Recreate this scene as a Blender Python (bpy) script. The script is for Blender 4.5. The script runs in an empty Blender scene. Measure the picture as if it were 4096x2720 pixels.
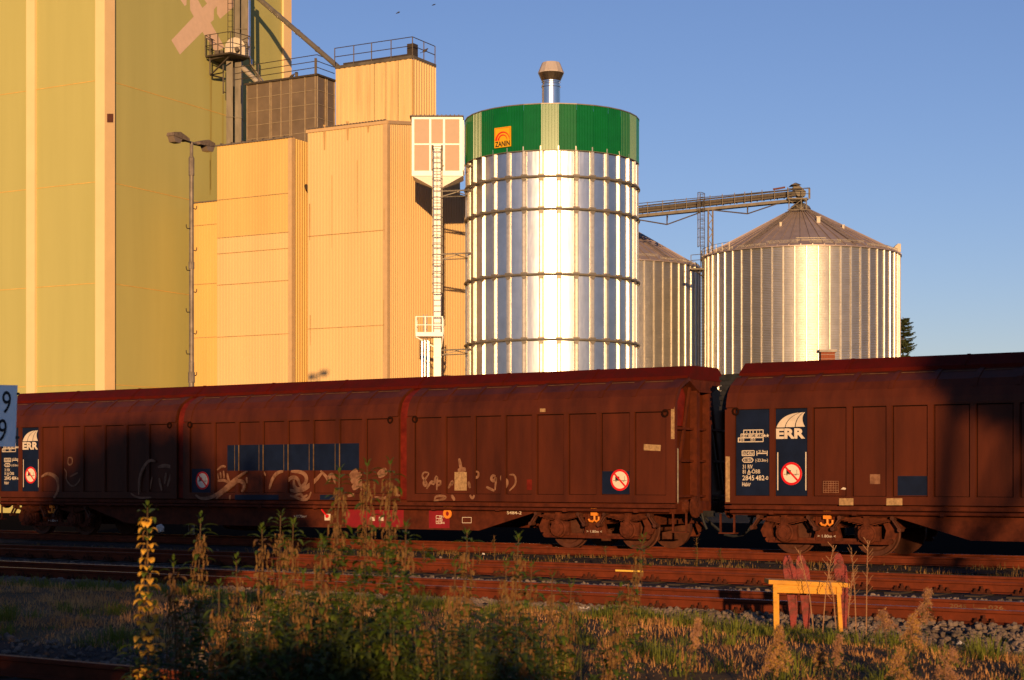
import bpy, bmesh, math, random
from mathutils import Vector, Matrix
R = math.radians
scene = bpy.context.scene
C = scene.collection
F, CX, YH, HC = 6900.0, 2048.0, 1916.0, 1.55     # focal length and horizon of the photograph (its 4096 px), eye height
V = Vector
UP = V((0, 0, 1))

# ------------------------------------------------------------------ helpers
def at(px, py, D):
    return V(((px - CX) * D / F, D, HC - (py - YH) * D / F))
def zat(D, py):
    return HC - (py - YH) * D / F
def on_line(P, d, px):
    k = (px - CX) / F
    u = (k * P[1] - P[0]) / (d[0] - k * d[1])
    return V((P[0] + u * d[0], P[1] + u * d[1])), u

OFF = {}
def empty(name, loc, rz=0.0):
    o = bpy.data.objects.new(name, None)
    o.empty_display_size = 0.3
    C.objects.link(o)
    o.location = loc
    o.rotation_euler = (0, 0, rz)
    OFF[o] = V(loc) if rz == 0.0 else V((0, 0, 0))
    return o
def tag(o, label=None, cat=None, group=None, kind=None):
    if label: o['label'] = label
    if cat: o['category'] = cat
    if group: o['group'] = group
    if kind: o['kind'] = kind
    return o

class MB:
    def __init__(self):
        self.v = []; self.f = []
    def add(self, vs, fs):
        n = len(self.v)
        self.v.extend([V(v) for v in vs])
        self.f.extend([tuple(i + n for i in f) for f in fs])
    def obox(self, o, a, b, c):
        o, a, b, c = V(o), V(a), V(b), V(c)
        vs = [o, o + a, o + a + b, o + b, o + c, o + a + c, o + a + b + c, o + b + c]
        if a.cross(b).dot(c) < 0:
            vs = [vs[i] for i in (3, 2, 1, 0, 7, 6, 5, 4)]
        self.add(vs, [(3, 2, 1, 0), (4, 5, 6, 7), (0, 1, 5, 4), (1, 2, 6, 5), (2, 3, 7, 6), (3, 0, 4, 7)])
    def box(self, x0, x1, y0, y1, z0, z1):
        self.obox((x0, y0, z0), (x1 - x0, 0, 0), (0, y1 - y0, 0), (0, 0, z1 - z0))
    def bar(self, p, q, w, h=None):
        p, q = V(p), V(q)
        h = h or w
        d = (q - p)
        if d.length < 1e-6: return
        dn = d.normalized()
        s = dn.cross(UP)
        if s.length < 1e-3: s = V((1, 0, 0))
        s.normalize()
        t = s.cross(dn)
        self.obox(p - s * w / 2 - t * h / 2, s * w, t * h, d)
    def tube(self, p, q, r, n=8, r2=None):
        self.path([p, q], r, n, r2)
    def path(self, pts, r, n=6, r2=None):
        pts = [V(p) for p in pts]
        m = len(pts)
        rings = []
        prev = None
        for i in range(m):
            d = (pts[min(i + 1, m - 1)] - pts[max(i - 1, 0)])
            if d.length < 1e-9: d = V((0, 0, 1))
            d.normalize()
            s = d.cross(UP) if prev is None else prev - d * prev.dot(d)
            if s.length < 1e-3: s = d.cross(V((1, 0, 0)))
            s.normalize(); prev = s
            t = d.cross(s)
            rr = r if r2 is None else r + (r2 - r) * i / (m - 1)
            rings.append([pts[i] + (s * math.cos(2 * math.pi * k / n) + t * math.sin(2 * math.pi * k / n)) * rr for k in range(n)])
        vs = [x for rg in rings for x in rg]
        fs = []
        for i in range(m - 1):
            for k in range(n):
                k2 = (k + 1) % n
                fs.append((i * n + k, i * n + k2, (i + 1) * n + k2, (i + 1) * n + k))
        fs.append(tuple(reversed(range(n))))
        fs.append(tuple((m - 1) * n + k for k in range(n)))
        self.add(vs, fs)
    def lathe(self, prof, n, c=(0, 0, 0), ax=(0, 0, 1), e1=(1, 0, 0), a0=0.0):
        c, ax, e1 = V(c), V(ax).normalized(), V(e1)
        e2 = ax.cross(e1).normalized()
        vs = []
        for r, z in prof:
            for k in range(n):
                a = a0 + 2 * math.pi * k / n
                vs.append(c + ax * z + (e1 * math.cos(a) + e2 * math.sin(a)) * r)
        fs = []
        for i in range(len(prof) - 1):
            for k in range(n):
                k2 = (k + 1) % n
                fs.append((i * n + k, i * n + k2, (i + 1) * n + k2, (i + 1) * n + k))
        self.add(vs, fs)
    def prism(self, poly, o, ux, uy, depth):
        """polygon (2d points) in the plane o, ux, uy, extruded by the vector depth"""
        o, ux, uy, depth = V(o), V(ux), V(uy), V(depth)
        n = len(poly)
        area = sum(poly[i][0] * poly[(i + 1) % n][1] - poly[(i + 1) % n][0] * poly[i][1] for i in range(n))
        if (area > 0) == (ux.cross(uy).dot(depth) > 0): poly = list(reversed(poly))
        a = [o + ux * p[0] + uy * p[1] for p in poly]
        vs = a + [p + depth for p in a]
        fs = [tuple(range(n)), tuple(reversed(range(n, 2 * n)))]
        for i in range(n):
            j = (i + 1) % n
            fs.append((j, i, n + i, n + j))
        self.add(vs, fs)
    def quad(self, a, b, c, d):
        self.add([a, b, c, d], [(0, 1, 2, 3)])
    def sheet(self, poly, o, ux, uy):
        o, ux, uy = V(o), V(ux), V(uy)
        self.add([o + ux * p[0] + uy * p[1] for p in poly], [tuple(range(len(poly)))])
    def ring2d(self, cx, cy, r0, r1, o, ux, uy, n=32, a0=0, a1=2 * math.pi):
        o, ux, uy = V(o), V(ux), V(uy)
        vs = []; fs = []
        for k in range(n + 1):
            a = a0 + (a1 - a0) * k / n
            for r in (r0, r1):
                vs.append(o + ux * (cx + r * math.cos(a)) + uy * (cy + r * math.sin(a)))
        for k in range(n):
            fs.append((2 * k, 2 * k + 1, 2 * k + 3, 2 * k + 2))
        self.add(vs, fs)
    def stroke(self, pts, w, o, ux, uy, taper=False):
        """flat ribbon along 2d points in the plane"""
        o, ux, uy = V(o), V(ux), V(uy)
        n = len(pts); vs = []; fs = []
        for i in range(n):
            a = pts[max(i - 1, 0)]; b = pts[min(i + 1, n - 1)]
            dx, dy = b[0] - a[0], b[1] - a[1]
            L = math.hypot(dx, dy) or 1
            ww = w * (0.35 + 0.65 * math.sin(math.pi * (i + .6) / (n + .2)) if taper else 1) / 2
            nx, ny = -dy / L * ww, dx / L * ww
            vs.append(o + ux * (pts[i][0] + nx) + uy * (pts[i][1] + ny))
            vs.append(o + ux * (pts[i][0] - nx) + uy * (pts[i][1] - ny))
        for i in range(n - 1):
            fs.append((2 * i, 2 * i + 1, 2 * i + 3, 2 * i + 2))
        self.add(vs, fs)
    def text(self, s, o, ux, uy, h, sx=0.8, bold=0.0, align='LEFT', width=None):
        vs, fs = text_mesh(s, bold)
        if not vs: return 0
        x0 = min(v[0] for v in vs); x1 = max(v[0] for v in vs)
        k = h / CAPH
        if width: sx = width / ((x1 - x0) * k)
        W = (x1 - x0) * k * sx
        sh = 0 if align == 'LEFT' else (-W / 2 if align == 'CENTER' else -W)
        o, ux, uy = V(o), V(ux), V(uy)
        self.add([o + ux * ((v[0] - x0) * k * sx + sh) + uy * (v[1] * k) for v in vs], fs)
        return W
    def build(self, name, mat, parent=None, smooth=False):
        me = bpy.data.meshes.new(name)
        if parent is not None:
            off = OFF[parent]
        else:
            xs = [v.x for v in self.v]; ys = [v.y for v in self.v]
            off = V(((min(xs) + max(xs)) / 2, (min(ys) + max(ys)) / 2, min(v.z for v in self.v)))
        me.from_pydata([tuple(v - off) for v in self.v], [], self.f)
        me.materials.append(mat)
        if smooth:
            me.polygons.foreach_set('use_smooth', [True] * len(me.polygons))
        me.update()
        o = bpy.data.objects.new(name, me)
        C.objects.link(o)
        if parent is not None:
            o.parent = parent
        else:
            o.location = off
        OFF[o] = off
        return o

_tc = {}
def text_mesh(s, bold=0.0):
    if (s, bold) in _tc: return _tc[(s, bold)]
    cu = bpy.data.curves.new('t', 'FONT'); cu.body = s; cu.size = 1.0; cu.offset = bold
    cu.resolution_u = 3
    ob = bpy.data.objects.new('t', cu); C.objects.link(ob)
    me = bpy.data.meshes.new_from_object(ob.evaluated_get(bpy.context.evaluated_depsgraph_get()))
    vs = [tuple(v.co) for v in me.vertices]; fs = [tuple(p.vertices) for p in me.polygons]
    bpy.data.objects.remove(ob); bpy.data.curves.remove(cu); bpy.data.meshes.remove(me)
    _tc[(s, bold)] = (vs, fs)
    return vs, fs
CAPH = max(v[1] for v in text_mesh('H')[0])

def copy_obj(o, parent=None):
    c = o.copy(); C.objects.link(c)
    if parent is not None: c.parent = parent
    return c

# ------------------------------------------------------------------ materials
def mat(name, col, rough=0.6, metal=0.0, var=0.18, scale=3.0, bump=0.0, bscale=40.0, streak=None, spec=0.25, col2=None, coat=0.0, trans=0.0, mixpow=None):
    m = bpy.data.materials.new(name); m.use_nodes = True
    nt = m.node_tree; N = nt.nodes; L = nt.links
    b = N['Principled BSDF']
    b.inputs['Roughness'].default_value = rough
    b.inputs['Metallic'].default_value = metal
    b.inputs['Specular IOR Level'].default_value = spec
    if coat: b.inputs['Coat Weight'].default_value = coat
    tc = N.new('ShaderNodeTexCoord')
    mp = N.new('ShaderNodeMapping'); L.new(tc.outputs['Object'], mp.inputs[0])
    if streak: mp.inputs['Scale'].default_value = streak
    no = N.new('ShaderNodeTexNoise'); no.inputs['Scale'].default_value = scale
    no.inputs['Detail'].default_value = 7; no.inputs['Roughness'].default_value = 0.62
    L.new(mp.outputs[0], no.inputs['Vector'])
    cr = N.new('ShaderNodeValToRGB')
    lo, hi = (0.32, 0.68) if not mixpow else mixpow
    cr.color_ramp.elements[0].position = lo; cr.color_ramp.elements[1].position = hi
    c2 = col2 if col2 else tuple(c * (1 + var) for c in col)
    c1 = col if col2 else tuple(c * (1 - var) for c in col)
    cr.color_ramp.elements[0].color = (*c1, 1); cr.color_ramp.elements[1].color = (*c2, 1)
    L.new(no.outputs['Fac'], cr.inputs['Fac'])
    L.new(cr.outputs[0], b.inputs['Base Color'])
    if bump:
        n2 = N.new('ShaderNodeTexNoise'); n2.inputs['Scale'].default_value = bscale; n2.inputs['Detail'].default_value = 5
        L.new(mp.outputs[0] if streak else tc.outputs['Object'], n2.inputs['Vector'])
        bp = N.new('ShaderNodeBump'); bp.inputs['Strength'].default_value = bump; bp.inputs['Distance'].default_value = 0.02
        L.new(n2.outputs['Fac'], bp.inputs['Height']); L.new(bp.outputs[0], b.inputs['Normal'])
    if trans:
        tr = N.new('ShaderNodeBsdfTranslucent'); L.new(cr.outputs[0], tr.inputs['Color'])
        mx = N.new('ShaderNodeMixShader'); mx.inputs[0].default_value = trans
        L.new(b.outputs[0], mx.inputs[1]); L.new(tr.outputs[0], mx.inputs[2])
        L.new(mx.outputs[0], N['Material Output'].inputs['Surface'])
    return m

M = {}
M['tower'] = mat('green_render', (.352, .335, .124), .85, scale=.55, streak=(1.6, 1.6, .12), col2=(.385, .362, .138), bump=.25, bscale=60, mixpow=(.3, .7))
M['cream'] = mat('cream_render', (.70, .50, .27), .8, var=.04, scale=.6)
M['caulk'] = mat('orange_caulk', (.55, .33, .09), .8)
M['beige_up'] = mat('beige_sheet_upper', (.57, .375, .135), .55, var=.08, scale=.5, streak=(1, 1, .12))
M['beige'] = mat('beige_sheet', (.60, .415, .20), .55, var=.06, scale=.5, streak=(1, 1, .12))
M['beige_streak'] = mat('stained_beige_sheet', (.58, .41, .20), .55, scale=1.6, streak=(2.2, 2.2, .10), col2=(.38, .25, .12), mixpow=(.5, .8))
M['beige_flash'] = mat('beige_flashing', (.47, .32, .17), .5, var=.06)
M['seam'] = mat('sheet_seam', (.40, .26, .115), .7)
M['concrete'] = mat('grey_concrete', (.30, .27, .24), .9, var=.15, bump=.3)
M['grey_steel'] = mat('grey_painted_steel', (.105, .09, .07), .55, .2, var=.3, scale=2, streak=(1, 1, .3))
M['dark_steel'] = mat('dark_steel', (.055, .044, .036), .6, .3, var=.25)
M['rust_plate'] = mat('rusty_plate', (.12, .045, .03), .8)
M['louver'] = mat('brown_louver_sheet', (.17, .125, .085), .45, .3, var=.15, scale=1.2)
M['roof_dark'] = mat('dark_roofing', (.12, .10, .09), .8)
M['white'] = mat('white_paint', (.86, .82, .78), .4, var=.03)
M['white_old'] = mat('weathered_white_paint', (.42, .37, .31), .6, var=.2, scale=2)
M['pinkpanel'] = mat('pale_sandwich_panel', (.40, .29, .22), .6, var=.03)
M['galv'] = mat('galvanised_steel', (.74, .73, .72), .34, 1.0, var=.10, scale=2.5)
M['galv_rib'] = mat('galvanised_rib', (.70, .64, .54), .45, .9, var=.15, scale=6)
M['galv_old'] = mat('dull_galvanised_steel', (.20, .18, .155), .5, .5, var=.2, scale=2)
M['stainless'] = mat('polished_steel', (.78, .76, .74), .2, 1.0, var=.06)
M['green'] = mat('green_coated_sheet', (.0025, .105, .022), .24, 0, var=.10, scale=1.5, spec=.3)
M['yellow_sign'] = mat('yellow_sign_enamel', (.62, .33, .008), .45, var=.02)
M['red_sign'] = mat('red_sign_enamel', (.5, .008, .01), .45, var=.02)
M['black'] = mat('black_paint', (.012, .011, .011), .5)
M['off_white'] = mat('off_white_marking', (.52, .43, .34), .6, var=.12, scale=6)
M['chalk'] = mat('faded_white_spray', (.21, .10, .055), .8, scale=7, col2=(.085, .030, .013), mixpow=(.40, .72))
M['board'] = mat('pale_blue_board', (.80, .84, .84), .5, var=.05)
M['lampgrey'] = mat('lichened_grey_plastic', (.14, .105, .08), .8, var=.35, scale=18)
M['glass'] = mat('dusty_lamp_glass', (.16, .12, .09), .3)
M['brick'] = mat('red_brick', (.20, .055, .026), .85, var=.25, scale=20)

# silo sheets: metal with faint vertical buckles
def silo_mat(name, col, rough, bump):
    m = mat(name, col, rough, 1.0, var=.10, scale=1.3)
    nt = m.node_tree; N = nt.nodes; L = nt.links
    tc = N.new('ShaderNodeTexCoord'); mp = N.new('ShaderNodeMapping'); mp.inputs['Scale'].default_value = (2.2, 2.2, .55)
    L.new(tc.outputs['Object'], mp.inputs[0])
    no = N.new('ShaderNodeTexNoise'); no.inputs['Scale'].default_value = 1.1; no.inputs['Detail'].default_value = 2
    L.new(mp.outputs[0], no.inputs['Vector'])
    bp = N.new('ShaderNodeBump'); bp.inputs['Strength'].default_value = bump; bp.inputs['Distance'].default_value = .05
    L.new(no.outputs['Fac'], bp.inputs['Height']); L.new(bp.outputs[0], N['Principled BSDF'].inputs['Normal'])
    return m
M['silo'] = silo_mat('bright_silo_sheet', (.66, .66, .67), .33, .22)
M['silo_corr'] = silo_mat('corrugated_silo_sheet', (.46, .44, .42), .37, .10)
M['silo_corr'].node_tree.nodes['Principled BSDF'].inputs['Metallic'].default_value = .86
M['conv'] = mat('conveyor_steel', (.085, .073, .060), .55, .3, var=.3)
M['pole'] = mat('grey_lamp_pole', (.17, .14, .115), .6, .3, var=.3, scale=5)
M['frame_tan'] = mat('pale_panel_frame', (.34, .27, .18), .45, .3, var=.2, scale=4)
M['cowl'] = mat('matt_grey_cowl', (.38, .33, .31), .6, .1, var=.1)
M['cone'] = mat('dark_cowl_cone', (.16, .125, .095), .32, .8, var=.3, scale=4)
M['silo_roof'] = mat('silo_roof_sheet', (.36, .29, .27), .45, .45, var=.12, scale=1.5)

# ------------------------------------------------------------------ camera, sky, sun
cam = bpy.data.cameras.new('camera'); co = bpy.data.objects.new('camera', cam); C.objects.link(co)
co.location = (0, 0, HC); co.rotation_euler = (R(90), 0, 0)
cam.sensor_width = 36; cam.sensor_fit = 'HORIZONTAL'; cam.lens = 36 * F / 4096
cam.shift_y = (YH - 1360) / 4096
cam.clip_start = .1; cam.clip_end = 3000
cam.dof.use_dof = True; cam.dof.focus_distance = 48; cam.dof.aperture_fstop = 4.0
scene.camera = co
SUN_AZ, SUN_EL = R(1.2), R(6.2)
S = V((math.sin(SUN_AZ) * math.cos(SUN_EL), -math.cos(SUN_AZ) * math.cos(SUN_EL), math.sin(SUN_EL)))
ld = bpy.data.lights.new('sun', 'SUN'); lo = bpy.data.objects.new('sun', ld); C.objects.link(lo)
ld.energy = 5.0; ld.angle = R(.5); ld.color = (1.0, .60, .26)
lo.rotation_euler = (-S).to_track_quat('-Z', 'Y').to_euler()
w = bpy.data.worlds.new('World'); scene.world = w; w.use_nodes = True
nt = w.node_tree
sky = nt.nodes.new('ShaderNodeTexSky'); sky.sky_type = 'NISHITA'; sky.sun_disc = False
sky.sun_elevation = SUN_EL; sky.sun_rotation = math.atan2(S.x, S.y)
sky.altitude = 300; sky.air_density = 1.0; sky.dust_density = 0.0; sky.ozone_density = 3.0
wb_ = nt.nodes.new('ShaderNodeMixRGB'); wb_.blend_type = 'MULTIPLY'; wb_.inputs[0].default_value = 1
wb_.inputs[2].default_value = (1.05, .82, .97, 1)          # white balance of the photograph
bg = nt.nodes['Background']; bg.inputs['Strength'].default_value = .118
nt.links.new(sky.outputs[0], wb_.inputs[1]); nt.links.new(wb_.outputs[0], bg.inputs['Color'])
scene.view_settings.view_transform = 'Standard'; scene.view_settings.look = 'None'
scene.view_settings.exposure = .45; scene.view_settings.gamma = 1
scene.cycles.max_bounces = 6
scene.cycles.use_denoising = True
# ------------------------------------------------------------------ buildings behind the train
DR = V((.481, .876)); DL = V((-.8725, .4887))      # the two wall directions of the whole works
NR = V((DR.y, -DR.x)); NL = V((DL.y * -1, DL.x))    # outward normals (towards the camera)
if NR.y > 0: NR = -NR
if NL.y > 0: NL = -NL
ZG = -.35
M['ladder_grey'] = mat('grey_roof_ladder', (.20, .165, .15), .5, .3, var=.2)
KS = 1.22          # distance factor of the whole works
def v3(p, z): return V((p.x, p.y, z))
class Face:
    """a vertical wall plane; pt(px, py) is the point of the plane seen at that place of the photograph"""
    def __init__(self, P, d):
        self.P = V((P[0], P[1])); self.d = d
        n = V((d.y, -d.x))
        self.n = n if n.y < 0 else -n
    def xy(self, px): return on_line(self.P, self.d, px)[0]
    def pt(self, px, py, off=0.0):
        p = self.xy(px)
        return V((p.x + self.n.x * off, p.y + self.n.y * off, zat(p.y, py)))
    def z(self, px, py): return zat(self.xy(px).y, py)
    def at(self, u, z, off=0.0):
        return V((self.P.x + self.d.x * u + self.n.x * off, self.P.y + self.d.y * u + self.n.y * off, z))
    def u(self, px): return on_line(self.P, self.d, px)[1]

def ribbed(mb, A, B, zb, zt, pitch, depth, n):
    """trapezoid sheeting from A to B (2d), zb / zt = bottom and top heights at both ends"""
    pitch *= KS; depth *= KS
    L = (B - A).length; d = (B - A) / L
    k = max(1, round(L / pitch)); p = L / k
    prof = []
    for i in range(k):
        for s, o in ((0, 0), (.42, 0), (.52, 1), (.9, 1)):
            prof.append(((i + s) * p, o * depth))
    prof.append((L, 0))
    base = len(mb.v)
    vs = []; fs = []
    for s, o in prof:
        q = A + d * s + n * (depth - o)
        t = s / L
        vs.append(v3(q, zb[0] + (zb[1] - zb[0]) * t)); vs.append(v3(q, zt[0] + (zt[1] - zt[0]) * t))
    flip = V((d.x, d.y, 0)).cross(UP).dot(V((n.x, n.y, 0))) < 0
    for i in range(len(prof) - 1):
        f = (2 * i, 2 * i + 2, 2 * i + 3, 2 * i + 1)
        fs.append(tuple(reversed(f)) if flip else f)
    mb.add(vs, fs)
def core(foot, zt, name, m, parent, zb=ZG):
    mb = MB()
    n = len(foot)
    zs = zt if isinstance(zt, (list, tuple)) else [zt] * n
    vs = [v3(p, zb) for p in foot] + [v3(p, z) for p, z in zip(foot, zs)]
    a = sum(foot[i].x * foot[(i + 1) % n].y - foot[(i + 1) % n].x * foot[i].y for i in range(n))
    fs = [tuple(reversed(range(n))), tuple(range(n, 2 * n))] + [(i, (i + 1) % n, n + (i + 1) % n, n + i) for i in range(n)]
    if a < 0: fs = [tuple(reversed(f)) for f in fs]
    mb.add(vs, fs)
    return mb.build(name, m, parent)
def rail(mb, pts, heights, posts, r=.025):
    """railing: pts = base points; horizontal bars at the heights; posts = list of (segment, t)"""
    heights = [h * KS for h in heights]
    for h in heights:
        for a, b in zip(pts[:-1], pts[1:]):
            mb.tube(V(a) + UP * h, V(b) + UP * h, r, 6)
    top = max(heights)
    for i, t in posts:
        p = V(pts[i]).lerp(V(pts[min(i + 1, len(pts) - 1)]), t)
        mb.bar(p, p + UP * top, .05)
def ladder(mb, p, q, side, w, r=.022, step=.3, n=6):
    p, q, side = V(p), V(q), V(side).normalized()
    mb.tube(p - side * w / 2, q - side * w / 2, r, n); mb.tube(p + side * w / 2, q + side * w / 2, r, n)
    L = (q - p).length; d = (q - p) / L
    k = int(L / step)
    for i in range(1, k + 1):
        c = p + d * (i * step)
        mb.tube(c - side * w / 2, c + side * w / 2, r * .7, 5)
def cage(mb, p, q, side, out, w, r=.015, step=.9, depth=.7, bars=5):
    p, q = V(p), V(q); side = V(side).normalized(); out = V(out).normalized()
    L = q.z - p.z; k = max(1, round(L / step))
    def arc(z):
        return [V((p.x, p.y, z)) + side * (w / 2 * 1.15 * math.cos(a)) + out * (depth * math.sin(a)) for a in [math.pi * i / 10 for i in range(11)]]
    for i in range(k + 1):
        mb.path(arc(p.z + L * i / k), r * 1.3, 5)
    lo_, hi_ = arc(p.z), arc(q.z)
    for j in range(bars):
        i = round(j * 10 / (bars - 1))
        mb.tube(lo_[i], hi_[i], r, 5)

# --- tall green tower
DC = 75.6 * KS
TC = V(((418 - CX) / F * DC, DC))
tfR, tfL = Face(TC, DR), Face(TC, DL)
lenR = tfR.u(1157)
tower = empty('grain_tower', v3(TC, ZG))
tag(tower, 'tall olive green concrete grain tower with cream stripes and a pale crossed emblem', 'tower')
core([TC, tfR.P + DR * lenR, tfR.P + DR * lenR + DL * 21, TC + DL * 21], 37.0, 'wall', M['tower'], tower)
mb = MB()   # corner pilaster, an L round the corner
uL, uR = tfL.u(388), tfR.u(452)
a = [V((0, 0))] * 6
o = .14
pts = [TC + NR * o + NL * o, TC + DR * uR + NR * o, TC + DR * uR - NR * .02, TC + NR * -.02 + NL * -.02, TC + DL * uL - NL * .02, TC + DL * uL + NL * o]
mb.prism([(p.x, p.y) for p in pts], (0, 0, ZG), (1, 0, 0), (0, 1, 0), (0, 0, 37.2 - ZG))
mb.build('corner_stripe', M['cream'], tower)
for f, x0, x1 in ((tfL, 112, 146), (tfR, 1128, 1157)):
    mb = MB()
    A, B = f.at(f.u(x0), ZG, -.02), f.at(f.u(x1), ZG, -.02)
    if x1 == 1157: B = f.at(f.u(x1) + .05, ZG, -.02)
    n3 = V((f.n.x, f.n.y, 0))
    mb.obox(A, B - A, n3 * .16, UP * (37.2 - ZG))
    mb.build('wall_stripe', M['cream'], tower)
mb = MB()
for z in [HC + (z_ - HC) * KS for z_ in (19.05, 14.6, 10.15, 5.7)]:
    A, B = tfR.at(uR, z, -.01), tfR.at(lenR - 1.0, z - .02, -.01)
    mb.obox(A, B - A, V((NR.x, NR.y, 0)) * .025, UP * .035)
    A, B = tfL.at(uL, z, -.01), tfL.at(20.5, z, -.01)
    mb.obox(A, B - A, V((NL.x, NL.y, 0)) * .025, UP * .035)
mb.build('joint_line', M['caulk'], tower)
# emblem on the right face (photo points of a 1.96x crop)
emb = [(1343, 315), (1518, 130), (1490, 78), (1487, -60), (1520, -60), (1586, 62), (1622, 28), (1560, -60), (1850, -60), (1850, 40), (1725, 148), (1700, 108), (1700, 48), (1677, 75), (1675, 155), (1650, 177), (1760, 370), (1690, 410), (1586, 250), (1410, 428)]
mb = MB()
def faceprint(mb, f, pts, off):
    q = [f.pt(x, y, off) for x, y in pts]
    n3 = V((f.n.x, f.n.y, 0))
    nn = (q[1] - q[0]).cross(q[2] - q[0])
    s = V((0, 0, 0))
    for i in range(len(q)): s += q[i].cross(q[(i + 1) % len(q)])
    if s.dot(n3) < 0: q.reverse()
    mb.add(q, [tuple(range(len(q)))])
faceprint(mb, tfR, [(x / 1.96, y / 1.96) for x, y in emb], .006)
faceprint(mb, tfR, [(x / 1.96, y / 1.96) for x, y in [(1385, -60), (1415, 0), (1448, 48), (1462, 35), (1462, -60)]], .006)
mb.build('painted_emblem', mat('pale_emblem_paint', (.60, .43, .33), .8, var=.05), tower)
mb = MB()
A = tfR.pt(420, 490, .141); B = tfR.pt(443, 490, .141)
mb.obox(A, B - A, V((NR.x, NR.y, 0)) * .03, UP * ((490 - 456) * DC / F))
mb.build('steel_plate', M['rust_plate'], tower)
mb = MB()   # stains below the platform brackets
for x, w_, y0, y1 in ((843, 5, 300, 760), (891, 4, 380, 720), (840, 3, 640, 780)):
    faceprint(mb, tfR, [(x - w_, y0), (x + w_, y0), (x + w_ * .6, y1), (x - w_ * .6, y1)], .004)
mb.build('rust_stain', mat('rust_stain', (.27, .22, .07), .9, scale=2, streak=(3, 3, .2), col2=(.36, .32, .10)), tower)

# --- elevator legs, platform and ladder in front of the tower
DLEG = 81.2 * KS + .6
legs = empty('bucket_elevator', at(935, 700, DLEG))
legs.location.z = ZG; OFF[legs] = V(legs.location)
tag(legs, 'grey twin leg bucket elevator with railed platform standing against the green tower', 'elevator')
e1 = V((DR.x, DR.y, 0)); e2 = V((NR.x, NR.y, 0))
def leg_box(x0, x1, zb, zt, D, m):
    mb = MB()
    A, B = at(x0, 0, D), at(x1, 0, D); A.z = B.z = zb
    mb.obox(A, V((B.x - A.x, 0, 0)) * .96 + V((0, .03, 0)), V((0, .55, 0)), UP * (zt - zb))
    for k in range(int((zt - zb) / 2.4)):      # flange joints
        z = zb + 1.2 + k * 2.4
        if z + .06 < zt:
            mb.obox(A + V((-.02, -.02, z - zb)), V((B.x - A.x + .04, 0, 0)), V((0, .59, 0)), UP * .06)
    return mb.build('leg', m, legs)
zplat = zat(DLEG, 236)
leg_box(905, 932, ZG, zplat - .02, DLEG, M['grey_steel'])
leg_box(940, 966, ZG, zplat - .02, DLEG + .2, M['grey_steel'])
leg_box(935, 960, zplat + .75, 37, DLEG + .9, M['grey_steel'])
leg_box(965, 990, zplat + .75, 37, DLEG + .9, M['grey_steel'])
mb = MB()   # platform deck
dk = [at(821, 224, DLEG - .4), at(922, 205, DLEG - 1.3), at(1000, 230, DLEG - .2), at(948, 240, DLEG + 1.2), at(880, 240, DLEG + 1.2)]
for p in dk: p.z = zplat
mb.prism([(p.x, p.y) for p in dk], (0, 0, zplat), (1, 0, 0), (0, 1, 0), (0, 0, .1))
mb.build('platform_deck', M['dark_steel'], legs)
mb = MB()
ring = [dk[4] + V((-.1, 0, .1)), dk[0] + UP * .1, dk[1] + UP * .1, dk[2] + UP * .1, dk[3] + UP * .1]
rail(mb, ring, (.45, .95), [(0, .5), (1, 0), (1, .5), (2, 0), (2, .5), (3, 0), (3, .6)], .022)
mb.build('guard_rail', M['dark_steel'], legs)
mb = MB()   # brackets
b0 = at(842, 300, DLEG - .2)
for p, q in ((at(840, 140, DLEG - .3), at(840, 300, DLEG - .3)), (b0, at(915, 228, DLEG - .9)), (b0, at(895, 290, DLEG + .6)), (b0, at(892, 312, DLEG + 1)), (at(842, 238, DLEG - .3), at(945, 214, DLEG - 1)), (at(893, 262, DLEG + .5), at(893, 375, DLEG + .5)), (at(893, 368, DLEG + .5), at(912, 372, DLEG + .2))):
    mb.bar(p, q, .07)
mb.build('bracket', M['dark_steel'], legs)
mb = MB()   # head housing
hx = at(900, 205, DLEG - .4); hw = at(980, 205, DLEG - .4).x - hx.x
cz = zplat + .1
mb.prism([(0, 0), (hw, 0), (hw, .45)] + [(hw / 2 + hw * .5 * math.cos(a), .45 + .6 * math.sin(a)) for a in [math.pi * i / 10 for i in range(1, 10)]] + [(0, .45)], (hx.x, hx.y, cz), (1, 0, 0), (0, 0, 1), (0, .7, 0))
mb.build('head_housing', M['white_old'], legs)
mb = MB()
q = at(858, 205, DLEG - .2)
mb.box(q.x, q.x + .5, q.y, q.y + .5, cz, cz + .36)
mb.build('switch_box', M['dark_steel'], legs)
mb = MB(); mb.lathe([(0, 0), (.13, 0), (.13, .4), (0, .4)], 10, (at(948, 190, DLEG - .6).x, DLEG - .75, cz + .3), (0, 1, 0), (1, 0, 0))
mb.build('drive_motor', M['dark_steel'], legs)
mb = MB()
lp = at(922, 150, DLEG + .4)
ladder(mb, (lp.x, lp.y, cz + .5), (lp.x, lp.y, 36), (1, 0, 0), 21 * DLEG / F, .02, .34)
mb.build('ladder', M['dark_steel'], legs)

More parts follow.
